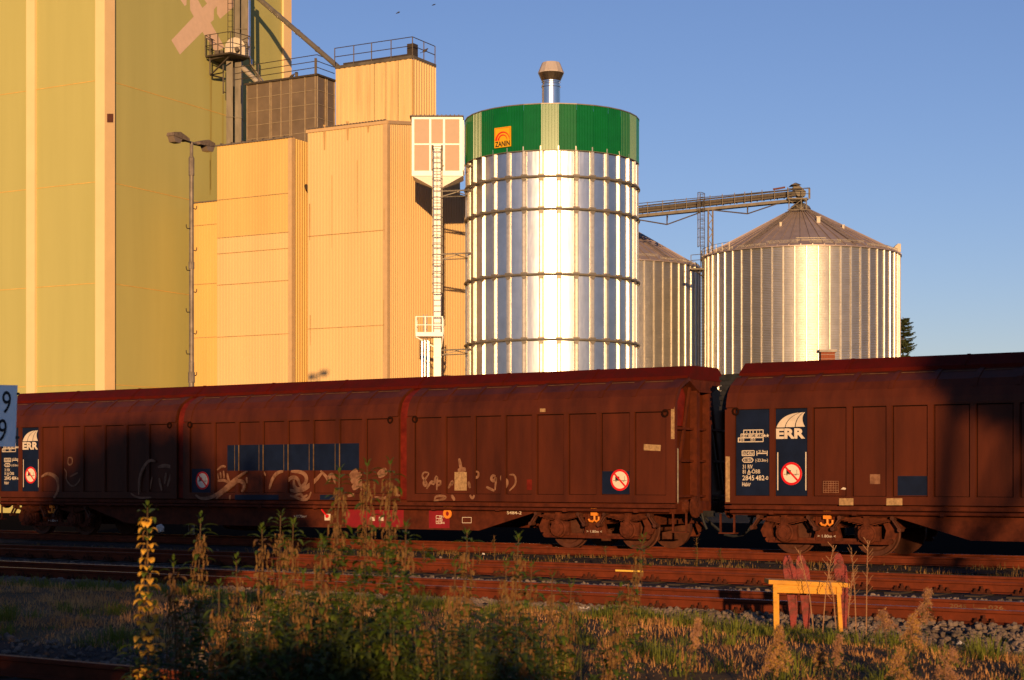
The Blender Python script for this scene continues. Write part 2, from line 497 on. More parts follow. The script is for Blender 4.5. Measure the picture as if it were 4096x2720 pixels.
# --- pipes
def pipe_thing(name, segs, r, m, label, cat='pipe', n=12):
    mb = MB(); mb.path(segs, r, n)
    L_ = [V(s) for s in segs]
    for a, b in zip(L_[:-1], L_[1:]):
        k = int((b - a).length / 2.2)
        for i in range(1, k):
            c = a.lerp(b, i / k); d = (b - a).normalized()
            mb.tube(c - d * .04, c + d * .04, r * 1.15, n)
    o = mb.build(name, m, None, False)
    return tag(o, label, cat)
KP = KS
pipe_thing('spout_pipe', [at(950, -60, 82.6 * KP), at(1040, -2, 81.8 * KP), at(1352, 268, 76.5 * KP)], 10.5 * 78 * KP / F, M['galv_old'], 'long rusty grey spout pipe slanting down from the tower to the beige rooftop')
pipe_thing('down_pipe', [at(996, -60, DLEG + .5), at(996, 232, DLEG + .2), at(1003, 240, DLEG - .4), at(1003, 262, DLEG - .8), at(1062, 345, 79.2 * KP)], 6.5 * 81 * KP / F, M['stainless'], 'shiny vertical steel pipe with a bent foot beside the elevator legs')
pipe_thing('chute_pipe', [at(972, 272, DLEG - .2), at(1040, 338, 79.4 * KP)], 10 * 80 * KP / F, M['white_old'], 'short pale chute pipe slanting from the elevator onto the louvred box')

# --- beige sheeted buildings
K = 1.05 * KS
P1 = V(((1165 - CX) / F * 70 * K, 70 * K))
P2 = V(((1547 - CX) / F * 68.1 * K, 68.1 * K))
P3 = V(((1650 - CX) / F * 70.5 * K, 70.5 * K))
def seams(f, ys, x0, x1, name, parent, off=.05, h=.03, slope=0.0):
    for y in ys:
        mb = MB()
        z = f.z(x0, y)
        A, B = f.at(f.u(x0), z, off), f.at(f.u(x1), z, off)
        mb.obox(A, B - A, V((f.n.x, f.n.y, 0)) * .012, UP * h)
        mb.build(name, M['seam'], parent)

# B1
f1, s1 = Face(P1, DL), Face(P1, DR)
w1 = f1.u(870)
b1 = empty('beige_annex', v3(P1, ZG))
tag(b1, 'beige sheet metal building left of centre with paler patched lower panels, below the louvred box', 'building')
zt1 = f1.z(1165, 551)
ft = [P1 - NL * .03 - NR * .03, P1 + DR * 5.4 - NR * .03, P1 + DR * 5.4 + DL * w1, P1 + DL * w1 - NL * .03]
core(ft, zt1 - .05, 'core_wall', M['beige'], b1)
zs = f1.z(870, 954)
mb = MB(); ribbed(mb, f1.P + DL * w1, f1.P, (zs, zs), (zt1, zt1), .16, .022, NL); mb.build('upper_cladding', M['beige_up'], b1)
mb = MB(); ribbed(mb, f1.P + DL * w1, f1.P, (ZG, ZG), (zs, zs), .16, .022, NL); mb.build('lower_cladding', M['beige'], b1)
mb = MB(); ribbed(mb, s1.P, s1.P + DR * 5.4, (ZG, ZG), (zt1, zt1), .17, .05, NR); mb.build('side_cladding', M['beige_up'], b1)
mb = MB()
pts = [P1 + NR * .075 + NL * .06, P1 + DR * .24 + NR * .075, P1 + DR * .24 - NR * .01, P1 - NR * .01 - NL * .01, P1 + DL * .16 - NL * .01, P1 + DL * .16 + NL * .06]
mb.prism([(p.x, p.y) for p in pts], (0, 0, ZG), (1, 0, 0), (0, 1, 0), (0, 0, zt1 - ZG + .03))
mb.build('corner_flashing', M['beige_flash'], b1)
seams(f1, (802, 954, 1017, 1142, 1350), 870, 1160, 'sheet_seam', b1)
mb = MB()
A, B = f1.at(w1 + .05, zt1, .0), f1.at(-.1, zt1, .0)
mb.obox(A, B - A, V((NL.x, NL.y, 0)) * .1, UP * .07)
for k in range(7): mb.bar(f1.at(w1 * (k + .5) / 7, zt1 + .09, -.2), f1.at(w1 * (k + .5) / 7, zt1 + .09, .2), .05)
mb.build('roof_edge', M['roof_dark'], b1)
mb = MB()   # floodlight and small grille on the side
q = s1.pt(1206, 745, .3)
mb.bar(s1.pt(1224, 765, .0), q, .05); mb.lathe([(0, 0), (.1, 0), (.14, .22), (0, .22)], 8, q, (.2, -.5, -.3))
mb.build('floodlight', M['dark_steel'], b1)

# B0 (low, furthest left)
P0b = V(((870 - CX) / F * 79.0 * KS, 79.0 * KS))
f0 = Face(P0b, DL)
b0t = empty('beige_lean_to', v3(P0b, ZG))
tag(b0t, 'narrow low beige sheet metal lean-to between the green tower and the patched beige building', 'building')
w0 = f0.u(770); zt0 = f0.z(870, 805)
core([P0b + DR * .0 - NL * .03 + DL * -.8, P0b - DL * .8 + DR * 2, P0b + DL * w0 + DR * 2, P0b + DL * w0 - NL * .03], zt0 - .03, 'core_wall', M['beige_up'], b0t)
mb = MB(); ribbed(mb, P0b + DL * w0, P0b - DL * .8, (ZG, ZG), (zt0, zt0), .16, .022, NL); mb.build('front_cladding', M['beige_up'], b0t)
seams(f0, (905, 1140, 1353), 775, 868, 'sheet_seam', b0t)
mb = MB(); A, B = f0.at(w0 + .03, zt0, .0), f0.at(-.8, zt0, .0); mb.obox(A, B - A, V((NL.x, NL.y, 0)) * .1, UP * .06); mb.build('roof_edge', M['roof_dark'], b0t)

# B2 (tall centre)
f2, s2 = Face(P2, DL), Face(P2, DR)
w2 = f2.u(1232); l2 = s2.u(1837)
b2 = empty('beige_silo_house', v3(P2, ZG))
tag(b2, 'tall pale beige sheet metal building behind the white hoist box, its ribbed side catching shadows', 'building')
zt2 = f2.z(1547, 484); zr2 = s2.z(1650, 489); zr2 = zt2 + (zr2 - zt2) / s2.u(1650) * l2
core([P2 - NL * .03 - NR * .03, P2 + DR * l2 - NR * .03, P2 + DR * l2 + DL * w2, P2 + DL * w2 - NL * .03], [zt2 - .05, zr2 - .05, zr2 - .05, zt2 - .05], 'core_wall', M['beige'], b2)
mb = MB(); ribbed(mb, P2 + DL * w2, P2, (ZG, ZG), (zt2, zt2), .16, .02, NL); mb.build('front_cladding', M['beige'], b2)
mb = MB(); ribbed(mb, P2, P2 + DR * l2, (ZG, ZG), (zt2, zr2), .14, .045, NR); mb.build('side_cladding', M['beige'], b2)
mb = MB()
pts = [P2 + NR * .07 + NL * .055, P2 + DR * .22 + NR * .07, P2 + DR * .22 - NR * .01, P2 - NR * .01 - NL * .01, P2 + DL * .2 - NL * .01, P2 + DL * .2 + NL * .055]
mb.prism([(p.x, p.y) for p in pts], (0, 0, ZG), (1, 0, 0), (0, 1, 0), (0, 0, zt2 - ZG + .03))
mb.build('corner_flashing', M['beige_flash'], b2)
seams(f2, (947, 1317), 1234, 1540, 'sheet_seam', b2)
mb = MB()
A, B = f2.at(w2 + .08, zt2, .0), f2.at(-.05, zt2, .0)
mb.obox(A - UP * .14, B - A, V((NL.x, NL.y, 0)) * .08, UP * .16)
A, B = s2.at(.0, zt2 - .14, .0), s2.at(l2, zr2 - .14, .0)
mb.obox(A, B - A, V((NR.x, NR.y, 0)) * .09, UP * .17)
mb.build('roof_flashing', M['beige_flash'], b2)
mb = MB()
k = 26
for i in range(k):
    u_ = w2 * (i + .5) / k
    mb.obox(f2.at(u_ - .05, zt2 + .03, -.1), V((DL.x, DL.y, 0)) * .08, V((NL.x, NL.y, 0)) * .24, UP * .05)
mb.build('roof_sheet_ends', M['roof_dark'], b2)

mb = MB()
for f_, x, w_, y0, y1 in ((f2, 1241, 2, 815, 960), (f2, 1243, 1.5, 1260, 1380), (f2, 1539, 2, 835, 960), (f2, 1537, 2, 1200, 1420), (f2, 1330, 1, 700, 990), (f2, 1431, 1, 640, 930), (f2, 1393, 6, 486, 560), (f2, 1475, 5, 490, 530), (f2, 1300, 5, 500, 600)):
    faceprint(mb, f_, [(x - w_, y0), (x + w_, y0), (x + w_ * .4, y1), (x - w_ * .4, y1)], .062)
mb.build('rust_streak', mat('rust_streak', (.33, .20, .085), .8, scale=3, streak=(2, 2, .2), col2=(.46, .30, .13)), b2)
# lower wing behind B2, right of the ladder
PW = P2 + DR * l2
b5 = empty('beige_side_wing', v3(PW, ZG))
tag(b5, 'low beige ribbed wing partly hidden behind the big silo, crossed by brace shadows', 'building')
sw = Face(PW, DR)
zw = sw.z(1860, 792)
core([PW - NR * .03, PW + DR * 6 - NR * .03, PW + DR * 6 + DL * 4, PW + DL * 4], zw - .03, 'core_wall', M['beige'], b5)
mb = MB(); ribbed(mb, PW, PW + DR * 6, (ZG, ZG), (zw, zw), .14, .045, NR); mb.build('side_cladding', M['beige'], b5)
mb = MB(); A, B = sw.at(0, zw, 0), sw.at(6, zw, 0); mb.obox(A, B - A, V((NR.x, NR.y, 0)) * .12, UP * .08); mb.build('roof_edge', M['roof_dark'], b5)

# B3 (upper tower box)
f3, s3 = Face(P3, DL), Face(P3, DR)
w3 = f3.u(1345); l3 = s3.u(1740)
b3 = empty('beige_head_house', v3(P3, zt2 - 2))
tag(b3, 'beige rooftop head house with dark rain streaks and a railing on top', 'building')
zt3 = f3.z(1650, 234)
core([P3 - NL * .03 - NR * .03, P3 + DR * l3 - NR * .03, P3 + DR * l3 + DL * w3, P3 + DL * w3 - NL * .03], zt3 - .03, 'core_wall', M['beige'], b3, zb=zt2 - 2)
mb = MB(); ribbed(mb, P3 + DL * w3, P3, (zt2 - 2, zt2 - 2), (zt3, zt3), .27, .04, NL); mb.build('front_cladding', M['beige_streak'], b3)
mb = MB(); ribbed(mb, P3, P3 + DR * l3, (zt2 - 2, zt2 - 2), (zt3, zt3), .2, .05, NR); mb.build('side_cladding', M['beige'], b3)
mb = MB()
A, B = f3.at(w3 + .03, zt3, .0), f3.at(-.0, zt3, .0)
mb.obox(A, B - A, V((NL.x, NL.y, 0)) * .08, UP * .16)
A, B = s3.at(0, zt3, .0), s3.at(l3, zt3, 0)
mb.obox(A, B - A, V((NR.x, NR.y, 0)) * .08, UP * .16)
for x in (1500, 1547, 1596):
    A = f3.pt(x, 234, .055); A.z = zt2 - .5
    mb.obox(A, V((DL.x, DL.y, 0)) * .02, V((NL.x, NL.y, 0)) * .012, UP * (zt3 - zt2 + .5))
mb.build('roof_edge', M['grey_steel'], b3)
mb = MB()
base = [f3.at(w3 + .1, zt3 + .16, .0), f3.at(0, zt3 + .16, .0), s3.at(l3, zt3 + .16, .0)]
rail(mb, base, (.42, .8), [(0, 0), (0, .25), (0, .48), (0, .73), (1, 0), (1, .5), (2, 0)], .022)
mb.build('guard_rail', M['dark_steel'], b3)
mb = MB()
q = s3.at(.25, zt3 + .16, -.5)
mb.obox(q, V((DR.x, DR.y, 0)) * .45, V((NR.x, NR.y, 0)) * .4, UP * .72)
A, B = f3.at(w3 * .95, zt3 + .12, -.3), f3.at(.4, zt3 + .12, -.3)
mb.obox(A, B - A, V((NL.x, NL.y, 0)) * -.3, UP * .25)
mb.build('roof_machinery', M['dark_steel'], b3)

# louvred box
P4 = V(((1268 - CX) / F * 73.5 * K, 73.5 * K))
f4, s4 = Face(P4, DL), Face(P4, DR)
w4 = f4.u(987); l4 = s4.u(1338)
zt4 = f4.z(1268, 303); zb4 = zt1 - 1.5
lv = empty('louvred_cooler_box', v3(P4, zb4))
tag(lv, 'brown steel cooler box in framed panels between the elevator legs and the streaked head house', 'machine housing')
core([P4, P4 + DR * l4, P4 + DR * l4 + DL * w4, P4 + DL * w4], zt4, 'panel_wall', M['louver'], lv, zb=zb4)
mb = MB()
for x in (990, 1031, 1081, 1087, 1126, 1162, 1168, 1222, 1263):
    A = f4.pt(x, 400, 0); A.z = zb4
    mb.obox(A, V((DL.x, DL.y, 0)) * .035, V((NL.x, NL.y, 0)) * .05, UP * (zt4 - zb4))
for k in range(5):
    z = zt4 - .62 * KS * (k + 1) - .02
    A, B = f4.at(w4, z, 0), f4.at(0, z, 0); mb.obox(A, B - A, V((NL.x, NL.y, 0)) * .03, UP * .025)
    A, B = s4.at(0, z, 0), s4.at(l4, z, 0); mb.obox(A, B - A, V((NR.x, NR.y, 0)) * .03, UP * .025)
for u_ in (0, l4 * .45, l4 * .55, l4 - .04):
    A = s4.at(u_, zb4, 0); mb.obox(A, V((DR.x, DR.y, 0)) * .04, V((NR.x, NR.y, 0)) * .05, UP * (zt4 - zb4))
mb.build('panel_frame', M['frame_tan'], lv)
mb = MB()
A, B = f4.at(w4 + .1, zt4, 0), f4.at(-.08, zt4, 0); mb.obox(A, B - A, V((NL.x, NL.y, 0)) * .12, UP * .1)
A, B = s4.at(-.08, zt4, 0), s4.at(l4, zt4, 0); mb.obox(A, B - A, V((NR.x, NR.y, 0)) * .12, UP * .1)
mb.build('roof_edge', M['dark_steel'], lv)
mb = MB()
base = [f4.at(w4 + .9, zt4 + .05, .0), f4.at(0, zt4 + .1, .0), s4.at(l4, zt4 + .1, 0)]
rail(mb, base, (.3, .58, .86), [(0, 0), (0, .3)], .022)
mb.bar(f4.at(.05, zt4, .05), f4.at(.05, zt4 + .95, .05), .13)
mb.bar(f4.at(w4 * .47, zt4, -1.2), f4.at(w4 * .47, zt4 + .7, -1.2), .16)
mb.bar(f4.at(w4 * .2, zt4, -.8), f4.at(w4 * .2, zt4 + .35, -.8), .13)
mb.build('guard_rail', M['dark_steel'], lv)
# pigeons on the works roofs
def pigeon(p, s, lab):
    mb = MB()
    mb.lathe([(0, -.16), (.03, -.14), (.065, -.06), (.075, .02), (.05, .1), (.035, .13)], 8, p + UP * .1, (.85 * s, .0, .5), (0, 1, 0))
    mb.lathe([(0, -.04), (.03, -.025), (.04, .0), (.03, .03), (.0, .06)], 8, p + V((.12 * s, 0, .2)), (s, 0, .1), (0, 1, 0))
    mb.bar(p + V((0, -.02, 0)), p + V((0, -.02, .08)), .01); mb.bar(p + V((.0, .02, 0)), p + V((.0, .02, .08)), .01)
    mb.bar(p + V((-.12 * s, 0, .03)), p + V((-.26 * s, 0, -.02)), .06, .015)
    o = mb.build('pigeon', M['dark_steel'], None, True)
    return tag(o, lab, 'bird', 'pigeons resting on the works')
pigeon(f4.at(w4 * .36, zt4 + .1, -.06), 1, 'dark pigeon perched on the roof edge of the brown cooler box')
pigeon(s3.at(l3 * .55, zt3 + .16 + .42, 0.0), 1, 'dark pigeon perched on the corner railing of the beige head house')
def flying(p, span, tilt, lab):
    mb = MB()
    mb.lathe([(0, -.18), (.03, -.12), (.05, 0), (.035, .1), (0, .2)], 8, p, (.8, 0, .25), (0, 1, 0))
    for s in (-1, 1):
        a = V((math.cos(tilt) * s, .0, math.sin(tilt) * s)) * span / 2
        m_ = p + a * .5 + UP * span * .10
        mb.add([p + V((.07, 0, .02)), m_ + V((.05, 0, 0)), p + a, m_ - V((.08, 0, .02)), p - V((.08, 0, 0))], [(0, 1, 3, 4), (1, 2, 3)])
        mb.add([v + V((0, .015, .01)) for v in (p + V((.07, 0, .02)), m_ + V((.05, 0, 0)), p + a, m_ - V((.08, 0, .02)), p - V((.08, 0, 0)))], [(4, 3, 1, 0), (3, 2, 1)])
    o = mb.build('flying_bird', M['black'])
    return tag(o, lab, 'bird', 'birds in flight')
flying(at(1592, 51, 150), .46, .6, 'small dark bird gliding in the sky, the lower and larger of two')
flying(at(1735, 19, 150), .36, .5, 'small dark bird high in the sky near the top edge, the right one of two')
flying(at(676, 302, 97.5), .12, 1.2, 'tiny dark bird flying in front of the green tower wall')

# --- white hoist box with funnel, caged ladder and platform
DB = 69.0 * KS + .6
wb = empty('white_elevator_head', at(1750, 700, DB))
wb.location.z = ZG; OFF[wb] = V(wb.location)
tag(wb, 'white framed hoist box on a slim column with caged ladder beside the big silo', 'elevator')
x0, x1 = at(1647, 0, DB).x, at(1850, 0, DB).x
zt, zb = zat(DB, 467), zat(DB, 703)
mb = MB(); mb.box(x0 + .03, x1 - .03, DB + .05, DB + 1.5, zb + .03, zt - .03); mb.build('panel_wall', M['pinkpanel'], wb)
mb = MB()
def pxb(xa, xb_, ya, yb, d0=-.0, d1=.08):
    mb.box(at(xa, 0, DB).x, at(xb_, 0, DB).x, DB + d0, DB + d1, zat(DB, yb), zat(DB, ya))
for xa, xb_ in ((1647, 1657), (1717, 1725), (1772, 1780), (1838, 1850)): pxb(xa, xb_, 467, 703)
for ya, yb in ((467, 477), (574, 580), (683, 703)): pxb(1657, 1838, ya, yb, .003, .078)
mb.box(x1 - .02, x1 + .02, DB + .09, DB + 1.52, zb, zb + .22); mb.box(x1 - .02, x1 + .02, DB + .09, DB + 1.52, zt - .1, zt)
for k in range(4): mb.box(x1 - .02, x1 + .06, DB + .2 + k * .42, DB + .36 + k * .42, zb + .3, zt - .12)
mb.build('white_frame', M['white'], wb)
mb = MB()   # funnel
zf = zat(DB, 745)
a = [V((x0 + .05, DB, zb - .02)), V((x1 - .02, DB, zb - .02)), V((x1 - .02, DB + 1.5, zb - .02)), V((x0 + .05, DB + 1.5, zb - .02))]
b = [V((at(1732, 0, DB).x, DB + .3, zf)), V((at(1768, 0, DB).x, DB + .3, zf)), V((at(1768, 0, DB).x, DB + .8, zf)), V((at(1732, 0, DB).x, DB + .8, zf))]
mb.add(a + b, [(0, 3, 7, 4), (1, 0, 4, 5), (2, 1, 5, 6), (3, 2, 6, 7), (4, 7, 6, 5), (0, 1, 2, 3)])
mb.build('funnel', M['white'], wb)
mb = MB(); mb.box(x0 - .1, x1 + .05, DB - .12, DB + 1.7, zt + .0, zt + .05)
for k in range(12): mb.box(x0 + k * (x1 - x0) / 12, x0 + k * (x1 - x0) / 12 + .05, DB - .12, DB + 1.65, zt + .05, zt + .09)
mb.build('roof_sheet', M['roof_dark'], wb)
mb = MB()   # opening with dark inside
mb.box(at(1726, 0, DB).x, at(1771, 0, DB).x, DB + .02, DB + .06, zat(DB, 682), zat(DB, 581)); mb.build('opening', M['black'], wb)
lx0, lx1 = at(1736, 0, DB).x, at(1765, 0, DB).x
mb = MB(); mb.box(lx0, lx1, DB - .35, DB + .015, zat(DB, 590), zat(DB, 586)); mb.box(lx0, lx1, DB - .3, DB + .0, ZG, zat(DB, 592)); 
for k in range(9): mb.box(lx0 - .02, lx1 + .02, DB - .32, DB - .0, 1.5 + k * 1.5, 1.56 + k * 1.5)
mb.build('column', M['white'], wb)
mb = MB()
lc = (lx0 + lx1) / 2
zp = zat(DB, 1340)
ladder(mb, (lc, DB - .42, zp), (lc, DB - .42, zat(DB, 600)), (1, 0, 0), .34, .018, .28)
mb.build('ladder', M['galv'], wb)
mb = MB(); cage(mb, (lc, DB - .42, zp + 2.0), (lc, DB - .42, zat(DB, 610)), (1, 0, 0), (0, -1, 0), .42, .014, .46, .55); mb.build('ladder_cage', M['galv_old'], wb)
mb = MB()   # lower ladder
l2x = at(1702, 0, DB).x
ladder(mb, (l2x, DB - .2, ZG), (l2x, DB - .2, zp + 1.0), (1, 0, 0), .16, .02, .28); cage(mb, (l2x, DB - .2, 2.0), (l2x, DB - .2, zp - .3), (1, 0, 0), (0, -1, 0), .3, .014, .55, .5)
mb.build('ladder', M['galv'], wb)
mb = MB()   # platform
xa, xb_ = at(1666, 0, DB).x, at(1774, 0, DB).x
mb.box(xa, xb_, DB - .8, DB - .76, zat(DB, 1350), zat(DB, 1334)); mb.box(xb_ - .03, xb_, DB - .76, DB + .6, zat(DB, 1350), zat(DB, 1334))
mb.box(xa, xb_ - .031, DB - .76, DB + .6, zat(DB, 1350), zat(DB, 1348))
pb = [V((xa + .02, DB + .5, zp)), V((xa + .02, DB - .78, zp)), V((xb_ - .02, DB - .78, zp)), V((xb_ - .02, DB + .5, zp))]
rail(mb, pb, (.35, .68), [(0, .4), (1, 0), (1, .35), (1, .62), (2, 0), (2, .5), (3, 0)], .025)
mb.bar((xa, DB - .7, zp - .15), (lx0, DB - .1, zp - .6), .06); mb.bar((xb_, DB - .7, zp - .15), (lx1, DB - .1, zp - .6), .06)
mb.build('platform', M['white'], wb)
for i, y in enumerate((766, 1018, 1402, 665)):
    mb = MB()
    p = V((lx1 - .05, DB - .1, zat(DB, y))); q = at(1884, y - (6 if i < 3 else 3), DB + 1.1)
    mb.bar(p, q, .07)
    if i < 3:
        mb.bar(p + V((0, .5, -.2)), q + V((-.1, .6, -.2)), .05); mb.bar(p + V((0, .5, -.2)), q.lerp(p, .4) - UP * .05, .04); mb.bar(q + V((-.1, .6, -.2)), q.lerp(p, .5) - UP * .05, .04)
    mb.build('brace', M['galv_old'], wb)

# --- big silo with green top
DS = 71.5 * KS
RS = 338 * DS / F * 1.0
SC = V(((2208 - CX) / F * DS, DS, ZG))
si = empty('green_topped_silo', SC)
tag(si, 'big shiny cylindrical steel silo with a green ribbed top band and a chimney', 'silo')
DF = DS - RS
zsk0, zsk1 = zat(DF, 600), zat(DF, 415)
def pol(c, r, deg, z):
    """deg: 0 faces the camera, positive to the right"""
    a = R(deg); return V((c.x + r * math.sin(a), c.y - r * math.cos(a), z))
mb = MB()
NSEG = 128
mb.lathe([(RS, ZG), (RS, zsk0 - (zat(DF, 600) - zat(DF, 722)) + 0)], NSEG, (SC.x, SC.y, 0))
mb.build('wall', M['silo'], si, True)
mb = MB(); mb.lathe([(RS - .004, zat(DF, 722)), (RS - .004, zsk0 + .4)], 128, (SC.x, SC.y, 0)); mb.build('upper_wall', M['silo'], si, False)
# ribs: one hat-profile mesh, copied round
mb = MB()
hat = [(x * KS, y_ * KS) for x, y_ in ((-.10, -.02), (-.10, .01), (-.055, .07), (-.045, .085), (.045, .085), (.055, .07), (.10, .01), (.10, -.02))]
mb.prism([(x, RS + y) for x, y in hat], (SC.x, SC.y, ZG), (1, 0, 0), (0, -1, 0), (0, 0, zsk0 + .2 - ZG))
rib0 = mb.build('rib', M['galv_rib'], si)
for k in range(32):
    o = rib0 if k == 0 else copy_obj(rib0, si)
    o.rotation_euler = (0, 0, R(3.1 + 11.25 * k))
for y in (704, 834, 1096, 1357, 1618):
    mb = MB()
    z = zat(DF - .1, y)
    pr = [(RS + .13 + .055 * math.cos(a), z + .055 * math.sin(a)) for a in [2 * math.pi * i / 8 for i in range(9)]]
    mb.lathe(pr, 64, (SC.x, SC.y, 0))
    for k in range(32):
        a = 3.1 + 11.25 * k
        p = pol(SC, RS + .02, a, z - .1); t_ = V((math.cos(R(a)), math.sin(R(a)), 0)); r_ = V((math.sin(R(a)), -math.cos(R(a)), 0))
        mb.prism([(-.16, .22), (.16, .22), (.12, .0), (.04, -.12), (-.04, -.12), (-.12, .0)], p, t_, UP, r_ * .1)
    mb.build('hoop', M['galv_old'], si)
mb = MB()   # skirt: 32 flat ribbed panels
RK = RS + .10
for k in range(32):
    a0, a1 = 3.1 + 11.25 * k, 3.1 + 11.25 * (k + 1)
    A, B = pol(SC, RK, a0, 0), pol(SC, RK, a1, 0)
    n_ = V((math.sin(R((a0 + a1) / 2)), -math.cos(R((a0 + a1) / 2))))
    ribbed(mb, A.xy, B.xy, (zsk0, zsk0), (zsk1, zsk1), .115, .022, n_)
mb.build('green_band', M['green'], si)
mb = MB(); mb.lathe([(RK + .045, zsk1 - .03), (RK + .045, zsk1 + .02), (RK - .1, zsk1 + .02)], 32, (SC.x, SC.y, 0), (0, 0, 1), (math.sin(R(3.1)), -math.cos(R(3.1)), 0))
mb.lathe([(RK + .03, zsk0 - .03), (RK + .035, zsk0 + .0), (RS - .05, zsk0 - .0)], 32, (SC.x, SC.y, 0), (0, 0, 1), (math.sin(R(3.1)), -math.cos(R(3.1)), 0))
mb.build('band_trim', M['galv_old'], si)
mb = MB(); mb.lathe([(RK, zsk1 - .3), (.3, zsk1 + .05), (0, zsk1 + .05)], 64, (SC.x, SC.y, 0)); mb.build('roof', M['galv_old'], si)
# chimney
mb = MB()
zc = lambda y: zat(DS, y)
kr = DS / F
mb.lathe([(37 * kr, zsk1 - .1), (37 * kr, zc(352)), (39 * kr, zc(350)), (39 * kr, zc(344)), (35 * kr, zc(342)), (35 * kr, zc(332)), (38 * kr, zc(330)), (38 * kr, zc(326))], 40, (SC.x - .05, SC.y, 0))
ch = mb.build('chimney', M['stainless'], si, False)
mb = MB()
mb.lathe([(52 * kr, zc(295)), (52 * kr, zc(290)), (36 * kr, zc(252)), (0, zc(251))], 12, (SC.x - .05, SC.y, 0))
mb.build('cowl', M['cowl'], ch)
mb = MB(); mb.lathe([(36 * kr, zc(338)), (34 * kr, zc(334)), (51.5 * kr, zc(295))], 24, (SC.x - .05, SC.y, 0)); mb.build('cowl_cone', M['cone'], ch)
# sign on the band
ad = -34.0
sg_o = pol(SC, RK + .06, ad, (zat(DF + .6, 590) + zat(DF + .6, 508)) / 2)
sx_, sy_ = V((math.cos(R(ad)), math.sin(R(ad)), 0)), UP
sn = V((math.sin(R(ad)), -math.cos(R(ad)), 0))
W_, H_ = .78 * KS, .80 * KS
mb = MB(); mb.obox(sg_o - sx_ * W_ / 2 - sy_ * H_ / 2 - sn * .04, sx_ * W_, sy_ * H_, sn * .05)
sign = mb.build('company_sign', M['yellow_sign'], si)
o_ = sg_o + sn * .014
mb = MB()
for (xa, ya, xb_, yb) in ((-.36, .36, .36, .375), (-.365, -.1, -.35, .37), (.35, -.05, .365, .37)):
    mb.sheet([(xa, ya), (xb_, ya), (xb_, yb), (xa, yb)], o_, sx_ * KS, sy_ * KS)
def crescent(mb, cx, cy, r0, r1, n=24):
    vs = []; fs = []
    for i in range(n + 1):
        a = math.pi * (1 - i / n); t = i / n
        ri = r1 - (r1 - r0) * (1 - t * .75)
        vs.append(o_ + sx_ * KS * (cx + r1 * math.cos(a)) + sy_ * KS * (cy + r1 * math.sin(a)))
        vs.append(o_ + sx_ * KS * (cx + ri * math.cos(a)) + sy_ * KS * (cy + ri * math.sin(a)))
    for i in range(n): fs.append((2 * i, 2 * i + 2, 2 * i + 3, 2 * i + 1))
    mb.add(vs, fs)
crescent(mb, .0, -.12, .255, .345); crescent(mb, .0, -.12, .15, .23)
mb.build('sign_arcs', M['red_sign'], sign)
mb = MB(); mb.text('ZANIN', o_ - sx_ * .355 * KS - sy_ * .36 * KS, sx_ * KS, sy_ * KS, .2, bold=.03, width=.71); mb.build('sign_lettering', M['black'], sign)

# --- corrugated silos
def corr_silo(cx, D, Rpx, y_front, y_apex, label, lad):
    c = V(((cx - CX) / F * D, D, ZG)); r = Rpx * D / F
    root = empty('corrugated_silo', c)
    tag(root, label, 'silo')
    ze = zat(D - r, y_front)
    mb = MB()
    prof = []
    pitch = .118; n = int((ze - ZG) / (pitch / 4))
    for i in range(n + 1):
        z = ZG + (ze - ZG) * i / n
        prof.append((r + .015 * math.sin(2 * math.pi * z / pitch), z))
    mb.lathe(prof, 112, (c.x, c.y, 0))
    mb.build('wall', M['silo_corr'], root, True)
    mb = MB()
    mb.prism([(-.06, r - .02), (-.06, r + .03), (-.03, r + .08), (.03, r + .08), (.06, r + .03), (.06, r - .02)], (c.x, c.y, ZG), (1, 0, 0), (0, -1, 0), (0, 0, ze - ZG - .02))
    rb = mb.build('rib', M['galv_rib'], root)
    for k in range(56):
        o = rb if k == 0 else copy_obj(rb, root)
        o.rotation_euler = (0, 0, R(.4 + 360 / 56 * k))
    za = zat(D, y_apex); rc = 37 * D / F
    mb = MB()
    rt = r + .16
    mb.lathe([(r - .1, ze - .04), (rt, ze - .06), (rt, ze), (rc, za), (rc, za + .12)], 112, (c.x, c.y, 0))
    for k in range(56):
        a = .4 + 360 / 56 * (k + .5)
        p, q = pol(c, rt - .02, a, ze + .02), pol(c, rc + .05, a, za)
        t_ = V((math.cos(R(a)), math.sin(R(a)), 0))
        mb.obox(p - t_ * .035, t_ * .07, V((0, 0, .07)), q - p)
    rf = mb.build('roof', M['silo_roof'], root)
    mb = MB(); mb.lathe([(rc + .1, za + .1), (rc, za + .28), (rc * .55, za + .5), (rc * .3, za + .56), (rc * .3, za + .9)], 24, (c.x, c.y, 0)); mb.build('roof_collar', M['galv_old'], rf)
    def slope(a, t): return pol(c, rt + (rc - rt) * t, a, ze + (za - ze) * t)
    for a in lad:
        mb = MB()
        t_ = V((math.cos(R(a)), math.sin(R(a)), 0))
        for s in (-1, 1): mb.bar(slope(a, .04) + t_ * .2 * s + UP * .12, slope(a, .96) + t_ * .2 * s + UP * .12, .03)
        for k in range(28):
            q = slope(a, .05 + k * .033) + UP * .12; mb.bar(q - t_ * .24, q + t_ * .24, .035)
        mb.build('roof_ladder', M['ladder_grey'], rf)
    for a0, t0 in ((-38, .03), (-20, .09), (-3, .16), (5, .08), (22, .12), (40, .04), (58, .04), (75, .04), (-60, .03)):
        mb = MB()
        p0, p1 = slope(a0 - 9, t0 * .7), slope(a0 + 9, t0 * .7)
        for h in (.05, .22):
            mb.bar(p0 + UP * h, p1 + UP * h, .022)
        for k in range(25):
            q = p0.lerp(p1, k / 24); mb.bar(q + UP * .0, q + UP * .22, .016)
        mb.build('snow_guard', M['galv_old'], rf)
    return root, c, r, ze, za, slope
